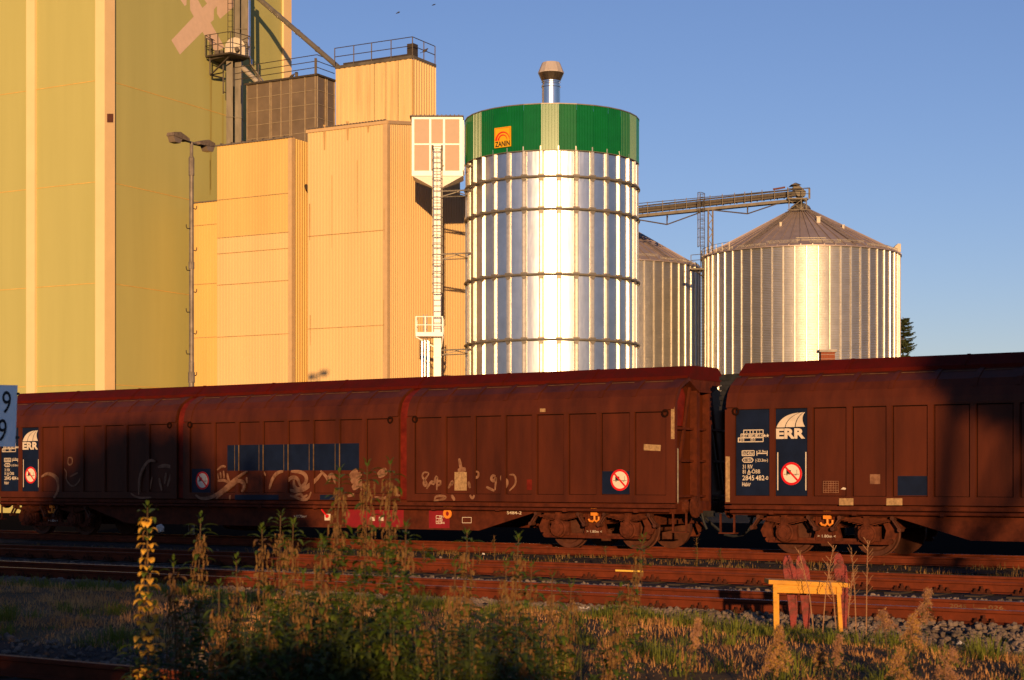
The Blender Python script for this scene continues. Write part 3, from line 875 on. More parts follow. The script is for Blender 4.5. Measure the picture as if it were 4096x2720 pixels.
cs2 = corr_silo(2425, 112 * KS, 372, 1036, 880, 'dull corrugated steel silo half hidden behind the big shiny silo', [38])
cs1 = corr_silo(3201, 105 * KS, 388, 980, 842, 'wide corrugated steel silo with conical roof, the rightmost, under the conveyor head', [-42, 24])
root, c, r, ze, za, slope = cs1
for a, t, s in ((-32, .55, .16), (14, .62, .26), (40, .5, .16)):
    mb = MB(); q = slope(a, t); mb.box(q.x - s / 2, q.x + s / 2, q.y - s / 2, q.y + s / 2, q.z - .05, q.z + s * 1.4); mb.box(q.x - s * .7, q.x + s * .7, q.y - s * .7, q.y + s * .7, q.z + s * 1.4, q.z + s * 1.6)
    mb.build('roof_vent', M['white_old'], root)
mb = MB(); q = slope(72, .05); mb.prism([(-.55, 0), (.3, 0), (.3, .6), (.1, .62)], q, (1, 0, 0), UP, (0, .7, 0)); mb.build('roof_hood', M['galv_old'], root)
mb = MB()
pts = [pol(c, r + .1, a, ze + .0) for a in range(-95, 100, 6)]
rail(mb, [p for p in pts if p.x < c.x - r * .8], (.3, .5), [(i, 0) for i in range(8)], .018)
mb.build('eave_rail', M['galv_old'], root)

# --- conveyor bridge
DV = 104.0 * KS
cb = empty('conveyor_bridge', at(2830, 1060, DV))
tag(cb, 'inclined conveyor bridge with handrail and hanging truss leading to the right silo', 'conveyor')
def cv(px, py, dy=0.0): return at(px, py, DV + dy)
def line_y(x, xa, ya, xb_, yb): return ya + (yb - ya) * (x - xa) / (xb_ - xa)
XA, XB = 2380, 3160
deck = lambda x: line_y(x, 2700, 842, 3145, 795)   # walkway beam top
mb = MB(); mb.bar(cv(XA, deck(XA) + 5), cv(XB + 70, deck(XB) + 2), .12, .2); mb.bar(cv(XA, deck(XA) + 5, 1.2), cv(XB + 70, deck(XB) + 2, 1.2), .12, .2)
mb.bar(cv(XA, deck(XA) + 9, .6), cv(XB + 70, deck(XB) + 7, .6), 1.15, .04); mb.build('deck', M['conv'], cb)
mb = MB(); mb.bar(cv(XA, deck(XA) - 14, .6), cv(3180, deck(3180) - 16, .6), .5, .38)
for x in range(XA, 3180, 27): mb.bar(cv(x, deck(x) - 14, .6), cv(x + 2, deck(x) - 14.2, .6), .56, .44)
mb.build('conveyor_trough', M['dark_steel'], cb)
mb = MB()
for x in (XA, 2590, 2650, 2700, 2745, 2840, 2889, 2938, 2979, 3006, 3048, 3098, 3150): mb.bar(cv(x, deck(x)), cv(x, deck(x) - 46), .05)
mb.tube(cv(XA, deck(XA) - 46), cv(3240, deck(3240) - 34), .03, 6); mb.tube(cv(XA, deck(XA) - 31, .1), cv(3170, deck(3170) - 34, .1), .06, 6)
mb.tube(cv(XA, deck(XA) - 20), cv(3170, deck(3170) - 20), .02, 6)
mb.build('handrail', M['conv'], cb)
mb = MB()   # hanging truss
for d in (0, 1.2):
    for (a_, b_) in (((2830, 838), (2990, 855)), ((2990, 855), (3148, 802)), ((2990, 855), (2990, 818)), ((2560, 880), (2668, 898)), ((2668, 898), (2800, 850)), ((2668, 898), (2668, 862)), ((2560, 880), (2500, 872))):
        mb.tube(cv(*a_, d), cv(*b_, d), .05, 6)
for x, y in ((2990, 855), (2668, 898)):
    mb.tube(cv(x, y, 0), cv(x, y, 1.2), .04, 6); mb.tube(cv(x, y, 0), cv(x + 3, y - 34, 1.2), .03, 6); mb.tube(cv(x, y - 34, 0), cv(x, y, 1.2), .03, 6)
mb.build('hanging_truss', M['conv'], cb)
mb = MB()   # drive head
prof = [(3172, 748), (3178, 742), (3198, 742), (3224, 765), (3222, 782), (3196, 787), (3186, 780)]
q0 = cv(3190, 770, .25)
mb.prism([((x - 3190) * DV / F, -(y - 770) * DV / F) for x, y in prof], q0, (1, 0, 0), UP, (0, .7, 0))
mb.build('drive_head', M['conv'], cb)
mb = MB(); mb.add([cv(3162, 740, -.1), cv(3182, 730, .6), cv(3206, 739, .9), cv(3190, 745, .2), cv(3182, 734, .6)], [(0, 3, 4), (3, 2, 1), (0, 4, 1)]); mb.prism([(0, 0), (.66, .02), (.32, .16)], cv(3162, 740, .1), (1, 0, 0), UP, (0, .9, 0)); mb.build('rain_cap', M['dark_steel'], cb)
mb = MB(); pb = [cv(3152, 795, -.5), cv(3235, 795, -.5), cv(3240, 795, 1.6)]
rail(mb, pb, (.3, .62), [(0, 0), (0, .7), (1, 0), (1, .5), (2, 0)], .025); mb.prism([(0, 0), (1.3, 0), (1.3, 2), (0, 2)], cv(3150, 797, -.5), (1, 0, 0), (0, 1, 0), (0, 0, .12)); mb.build('head_platform', M['conv'], cb)
mb = MB()
for x in (3156, 3205, 3226):
    for d in (-.4, 1.4): mb.bar(cv(x, 798, d), cv(x, 838, d), .06)
for d in (-.4, 1.4):
    mb.bar(cv(3156, 838, d), cv(3205, 800, d), .04); mb.bar(cv(3156, 800, d), cv(3205, 838, d), .04); mb.bar(cv(3205, 838, d), cv(3226, 800, d), .04); mb.bar(cv(3150, 839, d), cv(3230, 839, d), .06)
mb.tube(cv(3190, 796, .5), cv(3190, 850, .5), .12, 8)
mb.build('head_support', M['conv'], cb)
mb = MB()   # wrapped tarp on the rail
mb.path([cv(3092, 757, -.05), cv(3100, 756, -.08), cv(3120, 753, -.06), cv(3140, 749, -.05)], .07, 8)
mb.build('cloth_roll', M['rust_plate'], cb)
mb = MB()   # lattice column
for d in (0, 1.2):
    for x in (2833, 2851): mb.tube(cv(x, 838, d), V((cv(x, 838).x, DV + d, ZG)), .06, 8)
zz = [zat(DV, y) for y in range(845, 1240, 28)]
xs_ = [cv(2833, 0).x, cv(2851, 0).x]
for i in range(len(zz) - 1): mb.tube((xs_[i % 2], DV, zz[i]), (xs_[1 - i % 2], DV, zz[i + 1]), .03, 5)
mb.build('lattice_column', M['pole'], cb)
lx = cv(2809, 0).x
mb = MB(); ladder(mb, (lx, DV - .2, ZG + 5), (lx, DV - .2, zat(DV, 775)), (1, 0, 0), .3, .028, .22); mb.build('ladder', M['conv'], cb)
mb = MB(); cage(mb, (lx - .08, DV - .2, zat(DV, 990)), (lx - .08, DV - .2, zat(DV, 776)), (1, 0, 0), (-.35, -1, 0), .42, .018, .7, .6); mb.build('ladder_cage', M['conv'], cb)
mb = MB(); pb = [cv(2764, 1072, -.3), cv(2812, 1068, -.3)]
rail(mb, pb, (.45, .78), [(0, 0), (1, 0)], .025); mb.prism([(0, 0), (.95, 0), (.95, 1.2), (0, 1.2)], cv(2764, 1072, -.3), (1, 0, 0), (0, 1, 0), (0, 0, -.12)); mb.bar(cv(2772, 1076, -.2), cv(2815, 1110, 1), .06); mb.build('landing', M['conv'], cb)

# --- street lamp in front of the works; its shadow falls on the tall beige wall
def lamp_post(base, H, rot, label, armlen=.62):
    root = empty('street_lamp', base, rot)
    OFF[root] = V((0, 0, 0))
    tag(root, label, 'street lamp')
    mb = MB()
    mb.path([(0, 0, 0), (0, 0, H * .45), (0, 0, H * .45 + .02), (0, 0, H - .5)], .085, 10, .062); mb.lathe([(.1, H * .4), (.1, H * .4 + .3)], 10); mb.lathe([(.085, H * .68), (.085, H * .68 + .2)], 10)
    mb.lathe([(.0, H - 1.05), (.085, H - 1.05), (.085, H - .55), (.05, H - .5), (.05, H - .1)], 10)
    mb.tube((0, 0, H - .6), (0, 0, H - .08), .035, 8)
    mb.build('pole', M['pole'], root)
    mb = MB()
    z = 2.5; s = 1
    while z < H - 1.5:
        mb.path([(0, 0, z), (s * .2, 0, z - .02), (s * .24, 0, z + .03), (s * .24, 0, z + .09)], .014, 5)
        z += .6; s = -s
    mb.build('climbing_peg', M['dark_steel'], root)
    for s, dz, l in ((-1, .0, .72), (1, .0, .72)):
        mb = MB()
        mb.tube((0, 0, H - .1), (s * .28, 0, H - .1 + dz * .35), .03, 8)
        mb.build('arm', M['pole'], root)
        mb = MB()
        o = V((s * .24, 0, H - .09 + dz * .35)); ux = V((s, 0, dz * .9)).normalized(); uy = V((0, 0, 1))
        up = [(0, -.03), (.0, .05), (.15, .1), (l * .55, .17), (l * .95, .12), (l, .02), (l * .4, -.02)]
        for y0, y1, sc in ((-.13, .13, 1.0),):
            mb.prism(up, o + V((0, y0, 0)), ux, uy, (0, y1 - y0, 0))
        h = mb.build('lamp_head', M['lampgrey'], root)
        mb = MB()
        mb.prism([(l * .42, -.02), (l * .97, .02), (l * .86, -.14), (l * .55, -.15)], o + V((0, -.11, -.003)), ux, uy, (0, .22, 0))
        mb.build('lamp_glass', M['glass'], h)
    return root
DLP = 49.6
lb = at(766, 0, DLP); lb.z = ZG
lamp_post(lb, zat(DLP, 556) - ZG, R(62), 'tall double headed yard lamp on a grey pole before the green tower')
# --- brick chimney behind the second wagon, spruce behind the right silo
mb = MB()
DCH = 66.0
xa, xb_ = at(3284, 0, DCH).x, at(3340, 0, DCH).x
bc = empty('brick_chimney', ((xa + xb_) / 2, DCH, ZG))
tag(bc, 'small red brick chimney stack poking up behind the roof of the right wagon', 'chimney')
mb.box(xa, xb_, DCH, DCH + .5, ZG, zat(DCH, 1408)); mb.build('stack', M['brick'], bc)
mb = MB(); mb.box(xa - .07, xb_ + .07, DCH - .07, DCH + .57, zat(DCH, 1408), zat(DCH, 1398)); mb.build('cap', M['concrete'], bc)
mb = MB()
for k in range(40):
    z = ZG + .2 + k * .17
    if z < zat(DCH, 1412): mb.box(xa - .004, xb_ + .004, DCH - .004, DCH + .504, z, z + .012)
mb.build('mortar_course', M['concrete'], bc)
# ------------------------------------------------------------------ the goods train
T2, N2 = V((.827, -.562)), V((-.562, -.827))      # along the tracks (to the right) and towards the camera
O2 = V((1.857, 37.9))                              # on the plane of the wagon sides
def TW(u, w, z=0.0):
    return V((O2.x + T2.x * u + N2.x * w, O2.y + T2.y * u + N2.y * w, z))
RZ = math.atan2(T2.y, T2.x)
def Uof(px): return on_line(O2, T2, px)[1]
HALF = 11.03
U1 = Uof(-22) + HALF            # u of the centre of the left wagon
PITCH = 23.24

M['wagon'] = mat('wagon_brown_paint', (.031, .0068, .0023), .5, 0, scale=1.7, streak=(1.1, 1.1, .22), col2=(.090, .0182, .0053), bump=.10, bscale=7, mixpow=(.25, .8), spec=.16)
M['wagon_red'] = mat('wagon_red_paint', (.075, .0045, .0019), .6, scale=2.2, col2=(.045, .0055, .0022), spec=.05)
M['wagon_arch'] = mat('faded_red_arch', (.105, .0095, .0045), .55, var=.35, scale=4, spec=.1)
M['wagon_frame'] = mat('wagon_underframe_brown', (.062, .0125, .0045), .7, 0, var=.35, scale=5, bump=.15, spec=.12)
M['bogie'] = mat('brake_dust_brown', (.070, .0165, .0068), .8, 0, var=.45, scale=7, bump=.3, spec=.12)
M['wheel'] = mat('rusty_wheel', (.070, .022, .012), .6, .2, var=.35, scale=6)
M['navy'] = mat('navy_panel_paint', (.0035, .0075, .024), .5, var=.25, scale=3, spec=.2)
M['frame_red'] = mat('crimson_panel', (.17, .007, .010), .6, var=.15, scale=4)
M['orange'] = mat('orange_paint', (.6, .19, .02), .55, var=.1)
M['tarnish'] = mat('old_label_paint', (.28, .17, .08), .75, var=.35, scale=14)
M['white_disc'] = mat('white_disc', (.60, .50, .40), .6, var=.05)

M['rubber'] = mat('black_tarpaulin', (.012, .012, .014), .7, var=.5, scale=9)
M['shade_line_and_eye'] = mat('painted_shade_and_eye', (.012, .0035, .0018), .9, var=.3, scale=3, spec=.05)
M['scuff'] = mat('scuffed_paint', (.13, .075, .035), .8, var=.4, scale=6, spec=.1)
def wx(px, uc): return Uof(px) - uc               # photo column -> local x on the side plane
def wz(px, py):
    p = on_line(O2, T2, px)[0]; return zat(p.y, py)

YS = -1.45          # side plane (local y)
YP = -1.405         # recessed panels
PROF = [(YP, 1.20), (YP, 3.02)]
SHOULD = [(YS, 3.04), (YS + .015, 3.16), (YS + .075, 3.34), (YS + .20, 3.50), (YS + .45, 3.66), (YS + .66, 3.75)]

def strip_prof(mb, prof, x0, x1):
    """prof (y, z) extruded along x, facing -y / up"""
    n = len(prof)
    vs = [V((x0, y, z)) for y, z in prof] + [V((x1, y, z)) for y, z in prof]
    mb.add(vs, [(i, n + i, n + i + 1, i + 1) for i in range(n - 1)])

PX = lambda a, b: (V((1, 0, 0)), V((0, 0, 1)))
def no_hump(parent, x, z, r, y):
    o = V((x, y, z)); ux, uz = V((1, 0, 0)), V((0, 0, 1))
    mb = MB(); mb.sheet([(r * math.cos(2 * math.pi * k / 36), r * math.sin(2 * math.pi * k / 36)) for k in range(36)], o, ux, uz)
    d = mb.build('prohibition_sign', M['white_disc'], parent)
    mb = MB(); mb.ring2d(0, 0, r * .80, r, o + V((0, -.003, 0)), ux, uz, 36)
    mb.stroke([(-r * .62, r * .62), (r * .62, -r * .62)], r * .17, o + V((0, -.006, 0)), ux, uz)
    mb.build('red_ring', M['red_sign'], d)
    mb = MB(); q = o + V((0, -.0045, 0))
    mb.sheet([(-r * .48, -r * .02), (-r * .05, -r * .02), (-r * .05, r * .3), (-r * .2, r * .33), (-r * .48, r * .33)], q, ux, uz)
    mb.sheet([(-r * .72, -r * .07), (r * .74, -r * .07), (r * .74, -r * .03), (-r * .72, -r * .03)], q, ux, uz)
    mb.sheet([(r * .5, -r * .02), (r * .53, -r * .02), (r * .53, r * .36), (r * .5, r * .36)], q, ux, uz)
    for c in (-.46, -.36, .36, .46): mb.ring2d(c * r, -r * .12, 0.001, r * .035, q, ux, uz, 10)
    mb.build('wagon_pictogram', M['black'], d)
    return d

def lettering(parent, x, number):
    """white lettering on the navy panels; x = left edge of the text panel (local), scale from photo 3: 1 px = mm below"""
    k = .0027 * 1.0
    ux, uz = V((1, 0, 0)), V((0, 0, 1))
    def P(px_, py_): return V((x + (px_ - 130) * .00175, YP - .008, 2.98 - (py_ - 240) * .00162))
    mb = MB()
    def T(s, px_, py_, hpx, wpx=None, bold=.012):
        mb.text(s, P(px_, py_), ux, uz, hpx * .00162, bold=bold, width=wpx * .00175 if wpx else None)
    def line(x0_, y0_, x1_, y1_, w_=.018):
        a, b = P(x0_, y0_), P(x1_, y1_)
        mb.stroke([(a.x, a.z), (b.x, b.z)], w_, V((0, YP - .008, 0)), ux, uz)
    # load grid
    for a in ((197, 495, 456, 495), (165, 545, 456, 545), (127, 594, 456, 594), (127, 645, 456, 645), (456, 492, 456, 648), (371, 495, 371, 594), (286, 495, 286, 594), (202, 492, 202, 648), (165, 545, 165, 594), (130, 594, 130, 648)): line(*a)
    for s, px_ in (('A', 232), ('B', 318), ('C', 402)): T(s, px_, 536, 32, 18)
    T('S', 176, 587, 32, 16); T('37.4', 207, 587, 34, 72); T('45.4', 291, 587, 34, 72); T('53.4', 377, 587, 34, 72)
    T('120', 134, 636, 34, 54); T('00.0', 292, 634, 34, 62)
    for cx in (476, 513):
        c = P(cx, 570)
        mb.sheet([(math.sin(2 * math.pi * i / 10) * (.042 if i % 2 == 0 else .018), math.cos(2 * math.pi * i / 10) * (.042 if i % 2 == 0 else .018)) for i in range(10)], c, ux, uz)
    for a in ((180, 760, 340, 760), (180, 822, 340, 822), (181, 760, 181, 822), (339, 760, 339, 822), (375, 762, 375, 825), (508, 762, 508, 825), (375, 796, 508, 796)): line(*a)
    T('26540kg', 188, 812, 42, 142); T('21.9m', 396, 786, 32, 94)
    for a in ((205, 852, 305, 852), (205, 907, 305, 907), (182, 880, 205, 852), (182, 880, 205, 907), (328, 880, 305, 852), (328, 880, 305, 907)): line(*a)
    T('61.0m³', 207, 896, 34, 98); T('(-23.3m-)', 355, 900, 36, 162)
    T('31', 188, 988, 48, 40); T('RIV', 255, 988, 48, 64)
    T('81', 188, 1052, 48, 40); T('A-ÖBB', 250, 1050, 48, 168); line(250, 1060, 290, 1060)
    T('2845', 184, 1138, 60, 156); T(number[0], 358, 1138, 60, 114); T('-' + number[1], 476, 1132, 44, 46)
    T('Habis', 182, 1214, 50, 100); T('s', 283, 1190, 26, 12)
    o = mb.build('white_lettering', M['off_white'], parent)
    # company emblem: three swept blades above block letters
    X0 = 618
    mb = MB()
    q = lambda px_, py_: ((px_ - 130) * .00175, -(py_ - 240) * .00162)
    oo = V((x, YP - .008, 2.98))
    def curve(p0, p1, p2, n=10):
        return [((1 - t) ** 2 * p0[0] + 2 * t * (1 - t) * p1[0] + t * t * p2[0], (1 - t) ** 2 * p0[1] + 2 * t * (1 - t) * p1[1] + t * t * p2[1]) for t in [i / n for i in range(n + 1)]]
    def blade(left, right):
        mb.sheet([q(*p) for p in left + right], oo, ux, uz)
    blade(curve((628, 468), (690, 300), (915, 286)), curve((915, 288), (755, 350), (735, 468)))
    blade(curve((745, 466), (765, 350), (930, 286)), curve((972, 284), (870, 345), (862, 466)))
    blade(curve((874, 464), (880, 350), (978, 284)), [(996, 284)] + curve((990, 286), (930, 360), (992, 464)))
    w_ = 370 * .00175
    mb.text('ERR', V((x, YP - .008, 2.98)) + ux * q(624, 0)[0] + uz * q(0, 606)[1], ux, uz, 116 * .00162, bold=.045, width=w_)
    mb.build('emblem', M['off_white'], parent)

def make_wagon(uc, label, which):
    o3 = TW(uc, YS, 0.0)
    root = empty('freight_wagon', o3, RZ)
    OFF[root] = V((0, 0, 0))
    tag(root, label, 'freight wagon', 'sliding wall goods wagons in the train')
    # body shell behind the doors and on the far side
    shell = [(-1.37, 1.06), (1.40, 1.06), (1.40, 3.05), (1.36, 3.2), (1.2, 3.47), (.75, 3.70), (-.75, 3.70), (-1.17, 3.47), (-1.33, 3.2), (-1.37, 3.05)]
    mb = MB(); mb.prism(shell, (-10.78, 0, 0), (0, 1, 0), (0, 0, 1), (21.56, 0, 0)); mb.build('body_shell', M['wagon'], root)
    # roof: trapezoid cap
    rp = [(-.86, 3.72), (-.86, 3.79), (-.56, 4.02), (.56, 4.02), (.86, 3.79), (.86, 3.72)]
    mb = MB(); mb.prism(rp, (-11.0, 0, 0), (0, 1, 0), (0, 0, 1), (22.0, 0, 0))
    roof = mb.build('roof', M['wagon_red'], root)
    mb = MB()
    for k in range(1, 9):
        x = -11.0 + 22.0 * k / 9
        mb = MB()
        mb.prism([(-.875, 3.72), (-.875, 3.795), (-.565, 4.03), (-.5, 4.03), (-.56, 3.995), (-.84, 3.77)], (x - .03, 0, 0), (0, 1, 0), (0, 0, 1), (.06, 0, 0))
        mb.build('roof_joint', M['wagon_red'], roof)
    # sliding walls
    L3 = 2 * HALF / 3
    doors = []
    for d in range(3):
        xa, xb = -HALF + L3 * d + (.12 if d else .0), -HALF + L3 * (d + 1) - (.12 if d < 2 else .0)
        mb = MB()
        strip_prof(mb, [(YP, 1.1), (YP, 3.02), (YP, 3.04)] + SHOULD, xa + .02, xb - .02)
        # caps at the ends of the curved wall
        for x, s in ((xa + .02, 0), (xb - .02, 1)):
            pr = [(YP, 1.1)] + [(YP, 3.04)] + SHOULD + [(YS + .72, 3.70), (YS + .3, 3.5), (YS + .12, 3.2), (YS + .1, 1.1)]
            mb.add([V((x, y, z)) for y, z in pr], [tuple(range(len(pr))) if s else tuple(reversed(range(len(pr))))])
        mb.box(xa, xb, YS, YP + .001, 1.035, 1.20)                   # bottom band
        mb.box(xa + .2, xb - .2, YS, YP + .001, 3.0, 3.045)        # top band
        bay = (xb - xa - .46) / 8
        for k in range(9):
            x = xa + .23 + bay * k
            if k in (0, 8):
                x0, x1 = (xa, xa + .23) if k == 0 else (xb - .23, xb)
                mb.box(x0, x1, YS, YP + .001, 1.2, 3.0)
            else:
                mb.prism([(-.068, 0), (-.056, -.045), (.056, -.045), (.068, 0)], (x, YP + .001, 1.2), (1, 0, 0), (0, 1, 0), (0, 0, 1.8))
        # curved creases and raised end frames on the shoulder
        for k in range(9):
            x = xa + .23 + bay * k
            wd = .05 if 0 < k < 8 else .13
            if k == 0: x = xa + .16
            if k == 8: x = xb - .16
            pr = [(y - (.014 if z < 3.45 else .006), z + (.004 if z < 3.4 else .016)) for y, z in (SHOULD if k in (0, 8) else SHOULD[2:])]
            strip_prof(mb, pr, x - wd, x + wd)
            n = len(pr)
            for xx, s in ((x - wd, 0), (x + wd, 1)):
                base = (SHOULD if k in (0, 8) else SHOULD[2:])
                for i in range(n - 1):
                    q_ = [V((xx, pr[i][0], pr[i][1])), V((xx, pr[i + 1][0], pr[i + 1][1])), V((xx, base[i + 1][0], base[i + 1][1])), V((xx, base[i][0], base[i][1]))]
                    mb.add(q_, [(3, 2, 1, 0) if s else (0, 1, 2, 3)])
        door = mb.build('sliding_wall', M['wagon'], root)
        doors.append((door, xa, xb, bay))
        mb = MB()
        for x, s in ((xa + .25, 1), (xb - .25, -1)):
            mb = MB()
            mb.lathe([(.05, 0), (.085, 0), (.085, .02), (.05, .02)], 14, (x, YS - .0, 2.96), (0, -1, 0), (1, 0, 0))
            mb.build('lifting_eye', M['shade_line_and_eye'], door)
        mb = MB()     # dark strips painting the shade lines round every recessed panel
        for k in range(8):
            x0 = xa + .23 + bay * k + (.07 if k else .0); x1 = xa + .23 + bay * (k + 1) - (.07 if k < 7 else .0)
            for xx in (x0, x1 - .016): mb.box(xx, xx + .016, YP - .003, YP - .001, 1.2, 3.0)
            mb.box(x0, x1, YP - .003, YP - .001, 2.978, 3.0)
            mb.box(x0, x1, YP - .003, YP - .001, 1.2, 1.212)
        mb.build('panel_shade_line', M['shade_line_and_eye'], door)
        mb = MB()     # pale scuffed edges of the curved bays
        for k in range(8):
            x0 = xa + .25 + bay * k + .06; x1 = x0 + bay - .16
            mb.bar((x0, YS + .455, 3.672), (x1 - (.0 if k % 3 else .12), YS + .455, 3.672), .007)
        mb.build('scuffed_edge', M['scuff'], door)
    # red arches between the doors and at the ends
    for k in (1, 2):
        x = -HALF + L3 * k
        mb = MB()
        pr = [(YS + .07, 1.06), (YS + .07, 3.04), (YS + .085, 3.18), (YS + .15, 3.37), (YS + .28, 3.52), (YS + .5, 3.65), (YS + .7, 3.74)]
        strip_prof(mb, pr, x - .115, x + .115)
        mb.build('door_arch', M['wagon_arch'], root)
    # guide rails, pipe and sole bar
    mb = MB()
    mb.box(-11.02, 11.02, YS - .02, YS + .12, .925, 1.0)
    for k in range(24):
        x = -10.6 + k * .92; mb.box(x, x + .22, YS - .035, YS - .02, .94, .985)
    mb.build('guide_rail', M['wagon_frame'], root)
    mb = MB(); mb.tube((-10.9, YS - .01, .865), (10.9, YS - .01, .865), .035, 8)
    for k in range(12): mb.box(-10 + k * 1.82, -9.9 + k * 1.82, YS - .05, YS + .1, .82, .9)
    mb.build('actuator_pipe', M['wagon_frame'], root)
    mb = MB(); mb.box(-10.95, 10.95, -1.3, 1.3, .80, 1.06)
    for y in (-1.32, 1.26):
        a, b = wx(1903, U1), wx(2134, U1)
        mb.prism([(-b, .81), (-a, .36), (a, .36), (b, .81)], (0, y, 0), (1, 0, 0), (0, 0, 1), (0, .06, 0))
    a, b = wx(1880, U1), wx(2030, U1)
    mb.box(-a, a, -.3, .3, .45, .80)
    mb.build('underframe', M['wagon_frame'], root)
    mb = MB(); mb.lathe([(0, -1.2), (.24, -1.15), (.28, -.6), (.28, .6), (.24, 1.15), (0, 1.2)], 14, (-2.5, .3, .45), (1, 0, 0), (0, 1, 0)); mb.build('air_tank', M['bogie'], root)
    # end walls
    for s in (-1, 1):
        mb = MB()
        xe = 10.79 * s
        def eb(y0, y1, z0, z1, d): mb.box(min(xe, xe + d * s), max(xe, xe + d * s), y0, y1, z0, z1)
        eb(-.36, -.22, 1.06, 3.72, .17); eb(.22, .36, 1.06, 3.72, .17)
        eb(-1.36, -1.26, 1.06, 3.1, .08); eb(1.26, 1.36, 1.06, 3.1, .08)
        for z in (2.62, 1.92, 1.15): eb(-1.26, -.36, z, z + .05, .1); eb(-.22, .22, z, z + .05, .1); eb(.36, 1.26, z, z + .05, .1)
        mb.bar((xe + .05 * s, -.45, 3.6), (xe + .05 * s, -1.1, 1.3), .06); mb.bar((xe + .05 * s, .45, 3.6), (xe + .05 * s, 1.1, 1.3), .06)
        mb.prism([(-.84, 3.735), (-.55, 4.0), (.55, 4.0), (.84, 3.735), (.3, 3.45), (-.3, 3.45)], (xe, 0, 0), (0, 1, 0), (0, 0, 1), (.2 * s, 0, 0))
        mb.build('end_frame', M['wagon_frame'], root)
        mb = MB(); mb.prism([(-1.25, 2.7), (-.75, 2.7), (-.62, 3.35), (-.8, 3.62), (-1.16, 3.42), (-1.25, 3.1)], (xe, 0, 0), (0, 1, 0), (0, 0, 1), (.03 * s, 0, 0))
        mb.build('end_panel', M['wagon_arch'], root)
        mb = MB(); mb.tube((xe + .16 * s, -1.2, 1.05), (xe + .16 * s, -1.2, 2.2), .016, 6); mb.tube((xe + .16 * s, -1.2, 2.2), (xe, -1.2, 2.24), .016, 6); mb.tube((xe + .16 * s, -1.2, 1.05), (xe + .02 * s, -1.2, .8), .016, 6)
        mb.build('grab_rail', M['pole'], root)
        mb = MB()
        mb.bar((xe + .1 * s, -1.3, .42), (xe + .1 * s, -1.3, .82), .035); mb.bar((xe + .42 * s, -1.3, .42), (xe + .42 * s, -1.3, .82), .035); mb.box(min(xe + .08 * s, xe + .44 * s), max(xe + .08 * s, xe + .44 * s), -1.36, -1.15, .40, .425)
        mb.build('shunter_step', M['bogie'], root)
        mb = MB(); mb.bar((xe + .04 * s, -1.12, 1.1), (xe + .12 * s, -1.18, 1.5), .05); mb.build('door_lever', M['orange'], root)
        for y in (-.87, .87):
            mb = MB(); mb.lathe([(0, 0), (.16, 0), (.16, .18), (.115, .2), (.115, .36), (.24, .38), (.24, .42), (.0, .44)], 18, (10.8 * s, y, .95), (s, 0, 0), (0, 1, 0))
            mb.build('buffer', M['bogie'], root)
        mb = MB(); mb.path([(10.8 * s, .1, .8), (11.1 * s, .1, .55), (11.4 * s, .1, .33), (11.62 * s, .1, .3)], .03, 6); mb.box(min(10.8 * s, 11.2 * s), max(10.8 * s, 11.2 * s), -.05, .05, .72, .85)
        mb.path([(11.0 * s, -.2, .8), (11.05 * s, -.2, .6), (11.12 * s, -.2, .45)], .03, 6)
        mb.build('brake_hose', M['rubber'], root)
    # bogies
    for s in (-1, 1):
        make_bogie(root, s * 8.85)
    return root, doors

